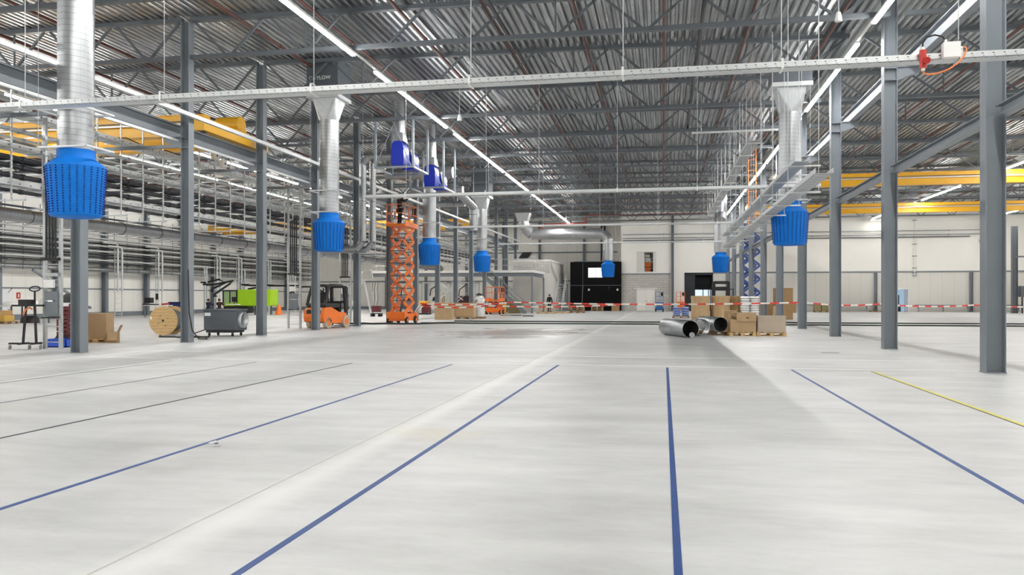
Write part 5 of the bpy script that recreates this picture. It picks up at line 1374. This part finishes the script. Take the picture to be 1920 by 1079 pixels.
stair('white framed stair with dark treads leading up beside the black booth', (-10.56, 80.2, 0.05), (-10.5, 83.6, 2.85), .8, 11, 1.0, galv_l)
t = T('landing', 'grey landing at the top of the stair beside the black booth', 'platform', (-10.5, 84.5, 0))
m = MB(); m.box((-.45, -.6, 2.78), (.35, 1.2, 2.88)); m.build('deck', steel, t)
for x, y in ((-.4, 1.1), (.3, 1.1), (.3, -.5)):
    m = MB(); m.bar((x, y, 0), (x, y, 2.78), .1, .1, (0, 1, 0)); m.build('leg', steel, t)
m = MB(); m.rod((.3, -.5, 2.88), (.3, -.5, 3.9), .025, 8); m.rod((.3, 1.1, 2.88), (.3, 1.1, 3.9), .025, 8); m.rod((.3, -.5, 3.9), (.3, 1.1, 3.9), .025, 8); m.rod((.3, -.5, 3.4), (.3, 1.1, 3.4), .025, 8); m.build('handrail', galv_l, t)
m = MB((-10.6, 84, 4)); m.tube([(-11.12, 79.2, 5.0), (-11.12, 80.6, 4.4), (-11.12, 84.6, 3.2)], .03, 8); m.tube([(-11.12, 79.2, 4.6), (-11.12, 80.6, 4.0), (-11.12, 84.6, 2.9)], .03, 8)
single(m, 'wall_handrail', galv_l, 'sloping handrail on the side of the white block room', 'handrail', (-10.6, 84, 4))
# machine frames below the mezzanine
for i, (x, y) in enumerate(((-24.2, 73.5), (-21.4, 73.8), (-18.6, 74.0))):
    t = T('braced_machine', 'white machine frame with cross braces under the mezzanine, %s from the left' % nth(i), 'machine', (x, y, 0), 'machine frames')
    for sx in (-1.1, 1.1):
        for sy in (-.8, .8):
            m = MB(); m.bar((sx, sy, 0), (sx, sy, 2.9), .09, .09, (0, 1, 0)); m.build('post', galv_l, t)
    m = MB(); m.box((-1.2, -.9, 2.8), (1.2, .9, 2.9)); m.build('top', white, t)
    m = MB(); m.bar((-1.1, -.8, .6), (1.1, -.8, 2.6), .05, .05); m.build('brace', galv_l, t)
    m = MB(); m.box((-.7, -.5, .3), (.6, .6, 1.6)); m.build('housing', (steel, white, dred)[i], t)
    m = MB(); m.box((-.3, -.55, 1.1), (.3, -.5, 1.5)); m.build('screen', black, t)
    m = MB(); m.bar((.85, -.82, 0), (.85, -.82, 1.9), .1, .1, (0, 1, 0)); m.build('guard_post', yellow, t)
    m = MB(); m.tube([(-.6, -.4, 1.6), (-.5, -.5, 2.2), (-.1, -.4, 2.5), (.2, -.3, 2.8)], .05, 8); m.build('hose', rubber, t)
t = T('welding_unit', 'yellow topped welding unit behind the first cardboard box', 'machine', fl(790, 590))
m = MB(); m.box((-.55, -.4, .12), (.15, .4, .8)); m.build('body', galv, t)
m = MB(); m.box((-.6, -.42, .8), (.6, .42, 1.15)); m.build('hood', yellow, t, bevel=.04)
m = MB(); m.box((.2, -.42, .15), (.75, .4, .95)); m.build('cabinet', dred, t)
m = MB(); m.box((-.6, -.45, 0), (.75, .45, .12)); m.build('base', black, t)
t = T('welding_unit', 'dark red welding unit on a trolley left of the tall scissor lift', 'machine', fl(706, 594))
m = MB(); m.box((-.3, -.25, .35), (.3, .25, .82)); m.build('body', dred, t, bevel=.03)
m = MB(); m.box((-.4, -.3, .2), (.4, .3, .26)); m.build('tray', black, t)
for sx in (-.3, .3):
    m = MB(); m.rod((sx, -.28, .1), (sx, .28, .1), .1, 14); m.build('wheel', rubber, t)
m = MB(); m.bar((-.3, 0, .26), (-.3, 0, 2.6), .04, .04, (0, 1, 0)); m.build('pole', steel_d, t)
for i in range(4):
    m = MB(); m.tube([(-.3 + .1 * i, 0, .8), (-.25 + .14 * i, -.1, 1.4), (-.3 + .12 * i, 0, 2.0), (-.2 + .1 * i, 0, 2.6)], .018, 6); m.build('hose', rubber if i % 2 else white, t)
t = T('platform_ladder', 'aluminium step ladder with handrails left of the scissor lift', 'ladder', fl(688, 588.5) + V((0, -1.5, 0)), None, radians(15))
for sx in (-.35, .35):
    m = MB(); m.bar((-1.1, sx, 0), (.2, sx, 3.0), .05, .09); m.build('rail', alu, t)
    m = MB(); m.bar((.9, sx, 0), (.3, sx, 3.0), .05, .06); m.build('rear_leg', alu, t)
    m = MB(); m.tube([(-1.0, sx, 1.0), (.1, sx, 3.7), (.9, sx, 3.9), (1.1, sx, 3.0)], .022, 8); m.build('handrail', alu, t)
for k in range(9):
    m = MB(); f = (k + 1) / 10; x = -1.1 + 1.3 * f; m.box((x - .1, -.33, 3 * f - .02), (x + .1, .33, 3 * f)); m.build('step', alu, t)
m = MB(); m.box((.1, -.35, 2.98), (.9, .35, 3.02)); m.build('platform', alu, t)

# ------------------------------------------------------------------ things along the side wall
t = T('moulding_machine', 'lime green machine with a dark framed window near the side wall', 'machine', (-34.6, 61.5, 0), None, radians(4))
m = MB(); m.box((-.3, -.8, .75), (2.6, .8, 2.12)); m.build('housing', green, t, bevel=.06)
m = MB(); m.box((-1.6, -.75, .75), (-.3, .75, 1.0)); m.build('bed', green, t)
m = MB()
for a, b in (((-1.6, -.78, 1.0), (-1.5, -.7, 2.05)), ((-.42, -.78, 1.0), (-.3, -.7, 2.05)), ((-1.6, -.78, 1.98), (-.3, -.7, 2.08)), ((-1.0, -.78, 1.0), (-.93, -.7, 2.0))): m.box(a, b)
m.build('window_frame', black, t)
m = MB(); m.box((-1.5, -.72, 1.0), (-.42, -.7, 1.98)); m.build('pane', mat('green tinted pane', (.35, .5, .25), .2), t)
m = MB(); m.box((-1.6, .6, .75), (-.3, .8, 2.0)); m.build('rear_guard', green, t)
m = MB(); m.box((-1.6, -.6, .15), (.5, .6, .74)); m.build('base', black, t)
for x in (.9, 1.6, 2.3):
    m = MB(); m.bar((x, 0, 0), (x, 0, .75), .12, .12, (0, 1, 0)); m.build('leg', steel_d, t)
t = T('work_table', 'dark table with a monitor before the green machine', 'table', (-34.6, 58.8, 0))
m = MB(); m.box((-.9, -.3, .86), (.9, .4, .92)); m.build('top', white, t)
for x in (-.8, .8):
    m = MB(); m.bar((x, 0, 0), (x, 0, .86), .06, .06, (0, 1, 0)); m.build('leg', black, t)
m = MB(); m.box((.35, 0, 1.1), (.8, .08, 1.5)); m.bar((.55, .05, .92), (.55, .05, 1.15), .06, .06, (0, 1, 0)); m.build('monitor', black, t)
for i, (p, arms) in enumerate((((-38.8, 62.2), [(0, 0, 2.7), (1.5, -.2, 3.0), (2.1, -.2, 2.7), (.9, -.2, 2.2)]), ((-37.6, 60.6), [(0, 0, 2.5), (.8, 0, 2.55), (2.4, 0, 2.85), (2.2, -.1, 2.6), (.9, -.2, 1.75)]), ((-37.0, 65.7), [(0, 0, 2.55), (1.9, 0, 2.5), (1.0, -.1, 2.3), (.4, -.1, 2.2)]), ((-36.4, 69.0), [(0, 0, 2.55), (3.2, 0, 2.55)]), ((-36.0, 73.2), [(0, 0, 2.5), (2.3, 0, 2.5), (3.2, -.2, 2.0)]))):
    t = T('extraction_arm', 'black jointed extraction arm by the side wall, %s from the wooden reel' % nth(i), 'extraction arm', (p[0], p[1], 0), 'extraction arms')
    m = MB(); m.bar((-.05, .1, 0), (-.05, .1, 4.0), .09, .09, (0, 1, 0)); m.build('post', galv_l, t)
    m = MB(); m.box((-.3, -.1, arms[0][2] - .02), (.4, .15, arms[0][2] + .12)); m.build('mount', black, t)
    m = MB(); m.tube(arms, .085, 10); m.build('arm', black, t)
    e = V(arms[-1]); m = MB(); m.lathe([(.09, 0), (.2, -.25)], 16, Matrix.Translation(e), False); m.build('hood', black, t)
t = T('extraction_arm', 'black crossed boom hanging above the orange cone', 'extraction arm', (-33.6, 66.2, 0))
m = MB(); m.bar((1.2, .1, 0), (1.2, .1, 3.4), .08, .08, (0, 1, 0)); m.build('post', galv_l, t)
m = MB(); m.tube([(.3, 0, 2.65), (1.15, -.05, 1.85)], .08, 8); m.tube([(1.3, 0, 2.3), (.7, -.05, 1.75), (.6, -.05, 1.3)], .08, 8); m.build('arm', black, t)
p = fl(523, 590.5)
t = T('traffic_cone', 'orange cone standing near the tall ladder', 'cone', p)
m = MB(); m.lathe([(.3, .03), (.12, .78), (.1, .82), (0, .82)], 20); m.build('body', orange, t)
m = MB(); m.box((-.34, -.34, 0), (.34, .34, .04)); m.build('base', orange, t)
p = fl(333, 592); t = T('tool_cabinet', 'dark blue cabinet behind the wooden reel', 'cabinet', p)
m = MB(); m.box((-.55, -.3, 0), (.55, .3, .06)); m.build('plinth', black, t)
m = MB(); m.box((-.6, -.35, .06), (.6, .35, 1.05)); m.build('body', mat('navy paint', (.015, .03, .16), .4), t, bevel=.02)
m = MB(); m.box((-.62, -.37, 1.05), (.62, .37, 1.1)); m.build('top', black, t)
for z in (.35, .7):
    m = MB(); m.box((-.4, -.38, z), (.4, -.35, z + .03)); m.build('handle', steel, t)
t = T('assembly_bench', 'small bench with black boxes above the wooden reel', 'bench', fl(292, 595))
m = MB(); m.box((-1.0, -.3, .85), (1.2, .3, .9)); m.build('top', white, t)
for x in (-.9, 1.1):
    m = MB(); m.bar((x, 0, 0), (x, 0, .85), .06, .06, (0, 1, 0)); m.build('leg', steel, t)
m = MB(); m.box((-.8, -.2, 1.05), (-.3, .2, 1.45)); m.box((-.95, -.25, .9), (.1, .25, .98)); m.build('box', black, t)
m = MB(); m.box((.0, -.1, 1.1), (.35, 0, 1.9)); m.build('terminal', white, t)
m = MB(); m.box((.07, -.12, 1.3), (.28, -.1, 1.75)); m.build('screen', black, t)
m = MB(); m.tube([(.5, 0, .95), (.9, -.1, .98), (1.1, 0, 1.0)], .06, 8); m.build('clamp', red, t)
# bench with white bags and yellow crate by the poster
p = fl(62, 605.5)
t = T('work_bench', 'long white bench against the side wall below the poster', 'bench', p + V((-.9, 0, 0)))
m = MB(); m.box((-2.6, -.5, .95), (2.4, .5, 1.0)); m.build('top', white, t)
for x in (-2.5, -.2, 2.3):
    for y in (-.4, .4):
        m = MB(); m.bar((x, y, 0), (x, y, .95), .07, .07, (0, 1, 0)); m.build('leg', steel_d, t)
b = p + V((-.9, 0, 1.0))
for i, (x, w_, h) in enumerate(((-.6, 1.05, .22), (.62, 1.25, .34), (1.75, .9, .42))):
    m = MB(); n = 10; m.lathe([(w_ / 2, 0), (w_ / 2 * .95, h * .6), (w_ / 2 * .6, h * .95), (0, h)], 14, Matrix.Diagonal((1, .55, 1, 1))); single(m, 'white_bag', bagw, 'white plastic bag lying on the long bench, %s from the left' % nth(i), 'bag', b + V((x, 0, 0)))
t = pallet('pallet with a yellow crate near the poster', fl(14, 607) + V((0, -.4, 0)), 0, 1.4, .9, wood_d)
t = T('yellow_crate', 'yellow crate with a raised lid on the pallet near the poster', 'crate', fl(14, 607) + V((0, -.4, .145)))
m = MB(); m.box((-.55, -.35, 0), (.5, .35, .32)); m.build('body', mat('ochre', (.62, .40, .08), .6), t)
m = MB(); m.add([(-.5, -.35, .32), (.3, -.35, .32), (.45, -.3, .6), (-.3, -.3, .6), (-.5, .35, .32), (.3, .35, .32), (.45, .3, .6), (-.3, .3, .6)], MB.BOXF); m.build('lid', wood, t)
m = MB(); m.lathe([(.6, 0), (.55, .3), (.3, .42), (0, .4)], 12, Matrix.Diagonal((1, .6, 1, 1))); single(m, 'tarpaulin', black, 'dark heap of tarpaulin on the floor under the long bench', 'tarpaulin', fl(62, 605) + V((.6, -.9, 0)))
# goods between ladder and first column
p = fl(128, 646) + V((-.1, .3, 0))
for k in range(3):
    t = T('crate', 'dark red slatted crate behind the first left column, %s from the floor' % nth(k), 'crate', p + V((0, 0, .02 + .40 * k)), 'dark red crates', radians(12))
    m = MB()
    for z in (.0, .13, .26): m.box((-.32, -.3, z), (.32, .3, z + .10))
    m.build('slats', dred, t)
    for sx in (-1, 1):
        m = MB(); m.box((sx * .3 - .03, -.32, 0), (sx * .3 + .03, .32, .38)); m.build('post', dred, t)
p2 = p + V((0, 0, 1.22)); m = MB(); m.box((-.45, -.28, 0), (.4, .28, .1)); single(m, 'plastic_tray', paper, 'white tray with clutter on the dark red crates', 'tray', p2, None, radians(12))
m = MB(); m.lathe([(.42, 0), (.4, .18), (.2, .3), (0, .28)], 12, Matrix.Diagonal((1, .6, 1, 1))); single(m, 'cable_heap', rubber, 'black cable heap on the shelf behind the first left column', 'cable', p2 + V((0, 0, .1)))
t = T('plastic_tub', 'blue plastic tub on the floor between ladder and first column', 'tub', fl(113, 651))
m = MB(); m.box((-.38, -.22, 0), (.38, .22, .03)); m.box((-.38, -.22, 0), (-.36, .22, .24)); m.box((.36, -.22, 0), (.38, .22, .24)); m.box((-.38, -.22, 0), (.38, -.2, .24)); m.box((-.38, .2, 0), (.38, .22, .24)); m.build('body', mat('tub blue', (.02, .09, .55), .4), t)
m = MB(); m.box((-.4, -.24, .22), (.4, -.2, .25)); m.box((-.4, .2, .22), (.4, .24, .25)); m.build('rim', mat('tub blue', (.02, .09, .55), .4), t)
t = T('sack_truck', 'sack truck with a dark wheel standing behind the near ladder', 'truck', fl(96, 651) + V((-.1, .55, 0)), None, radians(15))
m = MB(); m.rod((0, -.04, .19), (0, .04, .19), .19, 22); wv = m.build('wheel', rubber, t)
m = MB(); m.rod((0, -.045, .19), (0, .045, .19), .08, 14); m.build('hub', dred, wv)
for x in (.1, .4):
    m = MB(); m.bar((x, .1, .1), (x + .05, .2, 1.3), .05, .05, (0, 1, 0)); m.build('rail', dred if x < .2 else black, t)
m = MB(); m.bar((.1, .15, .7), (.42, .15, .7), .04, .04); m.build('cross_bar', steel, t)
p = fl(181, 643) + V((-.12, .35, 0)); pallet('pallet under the tall cardboard box behind the first left column', p, radians(15), .9, .8, wood)
carton('tall cardboard box with open flap behind the first left column', p + V((0, 0, .145)), radians(15), .62, .6, .82, card)
carton('small open cardboard box beside the first left column', fl(199, 643) + V((.2, .1, 0)), radians(20), .3, .3, .36, card_d, True, tape=False)

# ------------------------------------------------------------------ people
def skinned(name, verts, edges, radii, m_, parent, sub=2, root=0):
    me = bpy.data.meshes.new(name); me.from_pydata(verts, edges, []); me.materials.append(m_)
    o = bpy.data.objects.new(name, me); COL.objects.link(o)
    if parent: o.parent = parent
    o.modifiers.new('skin', 'SKIN'); 
    sv = me.skin_vertices[0].data
    for i, r in enumerate(radii):
        sv[i].radius = (r[0], r[1]) if isinstance(r, tuple) else (r, r); sv[i].use_root = i == root
    o.modifiers['skin'].use_smooth_shade = True
    s_ = o.modifiers.new('subdivision', 'SUBSURF'); s_.levels = sub; s_.render_levels = sub
    return o
def person(label, loc, rz, jacket, trousers, sit=False, hands=((.32, -.38, 1.25), (-.32, -.38, 1.25))):
    """faces local -y"""
    t = T('person', label, 'person', loc, None, rz)
    hz = .52 if sit else .93
    up = hz - .93
    J = {'pelvis': (0, 0, hz), 'waist': (0, 0, 1.08 + up), 'chest': (0, -.01, 1.3 + up), 'neckb': (0, 0, 1.45 + up), 'neck': (0, -.01, 1.53 + up), 'head': (0, -.02, 1.62 + up), 'top': (0, -.01, 1.72 + up)}
    for s_, n in ((1, 'l'), (-1, 'r')):
        J['sh' + n] = (s_ * .19, 0, 1.42 + up)
        h = V(hands[0 if s_ > 0 else 1]); sh = V(J['sh' + n]); mid = (sh + h) / 2; J['el' + n] = tuple(mid + V((s_ * .07, .04, -.10))); J['wr' + n] = tuple(h)
        if sit:
            J['hip' + n] = (s_ * .1, -.05, hz); J['kn' + n] = (s_ * .14, -.45, hz); J['an' + n] = (s_ * .14, -.45, .09); J['to' + n] = (s_ * .15, -.62, .04)
        else:
            J['hip' + n] = (s_ * .1, 0, .88); J['kn' + n] = (s_ * .11, -.02, .49); J['an' + n] = (s_ * .12, .02, .09); J['to' + n] = (s_ * .14, -.14, .04)
    R = dict(pelvis=(.15, .11), waist=(.135, .10), chest=(.16, .115), neckb=(.09, .08), neck=.055, head=(.075, .095), top=(.055, .07))
    for n in 'lr': R.update({'sh' + n: .065, 'el' + n: .045, 'wr' + n: .03, 'hip' + n: .085, 'kn' + n: .06, 'an' + n: .042, 'to' + n: .04})
    K = list(J); I = {k: i for i, k in enumerate(K)}
    E = [('pelvis', 'waist'), ('waist', 'chest'), ('chest', 'neckb'), ('neckb', 'neck'), ('neck', 'head'), ('head', 'top')]
    for n in 'lr': E += [('neckb', 'sh' + n), ('sh' + n, 'el' + n), ('el' + n, 'wr' + n), ('pelvis', 'hip' + n), ('hip' + n, 'kn' + n), ('kn' + n, 'an' + n), ('an' + n, 'to' + n)]
    verts = [J[k] for k in K]; edges = [(I[a], I[b]) for a, b in E]; rad = [R[k] for k in K]
    # hands: palm with thumb and four fingers growing from each wrist
    for s_, n in ((1, 'l'), (-1, 'r')):
        w0 = V(J['wr' + n]); d = (w0 - V(J['el' + n])).normalized(); side = d.cross(V((0, 0, 1))).normalized()
        pi_ = len(verts); verts.append(tuple(w0 + d * .07)); rad.append((.035, .018)); edges.append((I['wr' + n], pi_))
        for f in range(4):
            o_ = side * (.028 - .019 * f); b0 = len(verts); L_ = (.075, .085, .08, .062)[f]
            verts.append(tuple(w0 + d * .10 + o_)); rad.append(.009); edges.append((pi_, b0))
            verts.append(tuple(w0 + d * (.10 + L_ * .55) + o_ + V((0, 0, -.012)))); rad.append(.008); edges.append((b0, b0 + 1))
            verts.append(tuple(w0 + d * (.10 + L_ * .9) + o_ + V((0, 0, -.035)))); rad.append(.007); edges.append((b0 + 1, b0 + 2))
        b0 = len(verts); verts.append(tuple(w0 + d * .05 + side * .04)); rad.append(.011); edges.append((pi_, b0))
        verts.append(tuple(w0 + d * .09 + side * .055)); rad.append(.009); edges.append((b0, b0 + 1))
    body = skinned('body', verts, edges, rad, skin, t, 1)
    def sub(name, keys, grow, m_, ed=None, ends=None):
        kk = [k for k in K if k in keys]; ii = {k: i for i, k in enumerate(kk)}
        vv = [J[k] for k in kk]; rr = []
        for k in kk:
            r = R[k]; rr.append(tuple(a + grow for a in r) if isinstance(r, tuple) else r + grow)
        skinned(name, vv, [(ii[a], ii[b]) for a, b in E if a in ii and b in ii], rr, m_, t, 1)
    sub('jacket', {'pelvis', 'waist', 'chest', 'neckb', 'shl', 'shr', 'ell', 'elr', 'wrl', 'wrr'}, .02, jacket)
    sub('trousers', {'pelvis', 'hipl', 'hipr', 'knl', 'knr', 'anl', 'anr'}, .018, trousers)
    for n in 'lr':
        a = V(J['an' + n]); m = MB(); m.add([(a.x - .05, a.y + .08, .0), (a.x + .05, a.y + .08, 0), (a.x + .045, a.y - .2, 0), (a.x - .045, a.y - .2, 0), (a.x - .045, a.y + .07, .12), (a.x + .045, a.y + .07, .12), (a.x + .035, a.y - .19, .07), (a.x - .035, a.y - .19, .07)], [(0, 1, 2, 3), (4, 7, 6, 5), (0, 4, 5, 1), (1, 5, 6, 2), (2, 6, 7, 3), (3, 7, 4, 0)])
        m.build('shoe', black, t, bevel=.02)
    hz_ = J['head'][2]
    m = MB(); m.lathe([(.098, -.06), (.108, .02), (.10, .08), (.06, .125), (0, .135)], 20, Matrix.Translation((0, .012, hz_ + .03)) @ Matrix.Diagonal((.88, 1.05, 1, 1))); m.build('hair', hair, t)
    m = MB(); m.add([(-.012, -.115, hz_ - .02), (.012, -.115, hz_ - .02), (0, -.145, hz_ - .015), (0, -.112, hz_ + .03)], [(0, 2, 1), (0, 3, 2), (1, 2, 3)]); m.build('nose', skin, t)
    for s_ in (-1, 1):
        m = MB(); m.lathe([(0, -.008), (.010, 0), (0, .008)], 8, Matrix.Translation((s_ * .032, -.112, hz_ + .025))); m.build('eye', black, t)
        m = MB(); m.lathe([(0, -.02), (.014, 0), (0, .025)], 8, Matrix.Translation((s_ * .09, -.01, hz_ + .01))); m.build('ear', skin, t)
    m = MB(); m.box((-.022, -.118, hz_ - .052), (.022, -.108, hz_ - .044)); m.build('mouth', mat('lip', (.35, .15, .12), .6), t)
    return t
person('worker in black clothes standing in the raised orange lift, reaching to the tray rail', LIFT + V((-.12, -.15, 5.585)), radians(140), cloth_k, cloth_k, False, ((.2, -.35, 1.62), (-.25, -.38, 1.5)))
person('person in dark clothes standing at the stair beside the black booth', V((-11.15, 78.5, 0)), radians(160), cloth_k, cloth_k, False, ((.25, -.1, .92), (-.25, -.1, .92)))
person('seated worker in navy at the table before the green machine', V((-35.75, 57.9, 0)), radians(176), cloth_n, cloth_k, True, ((.2, -.42, .92), (-.2, -.42, .92)))
person('seated worker in dark maroon at the table before the green machine', V((-34.8, 57.9, 0)), radians(184), cloth_m, cloth_k, True, ((.2, -.42, .92), (-.2, -.42, .92)))
for i, x in enumerate((-35.75, -34.8)):
    t = T('stool', 'black stool under the worker in %s' % ('navy', 'maroon')[i], 'stool', (x, 57.9, 0))
    m = MB(); m.rod((0, 0, .33), (0, 0, .36), .18, 18); m.build('seat', black, t)
    for a in range(4):
        m = MB(); m.bar((.08 * cos(a * pi / 2), .08 * sin(a * pi / 2), .34), (.17 * cos(a * pi / 2), .17 * sin(a * pi / 2), 0), .03, .03); m.build('leg', steel_d, t)
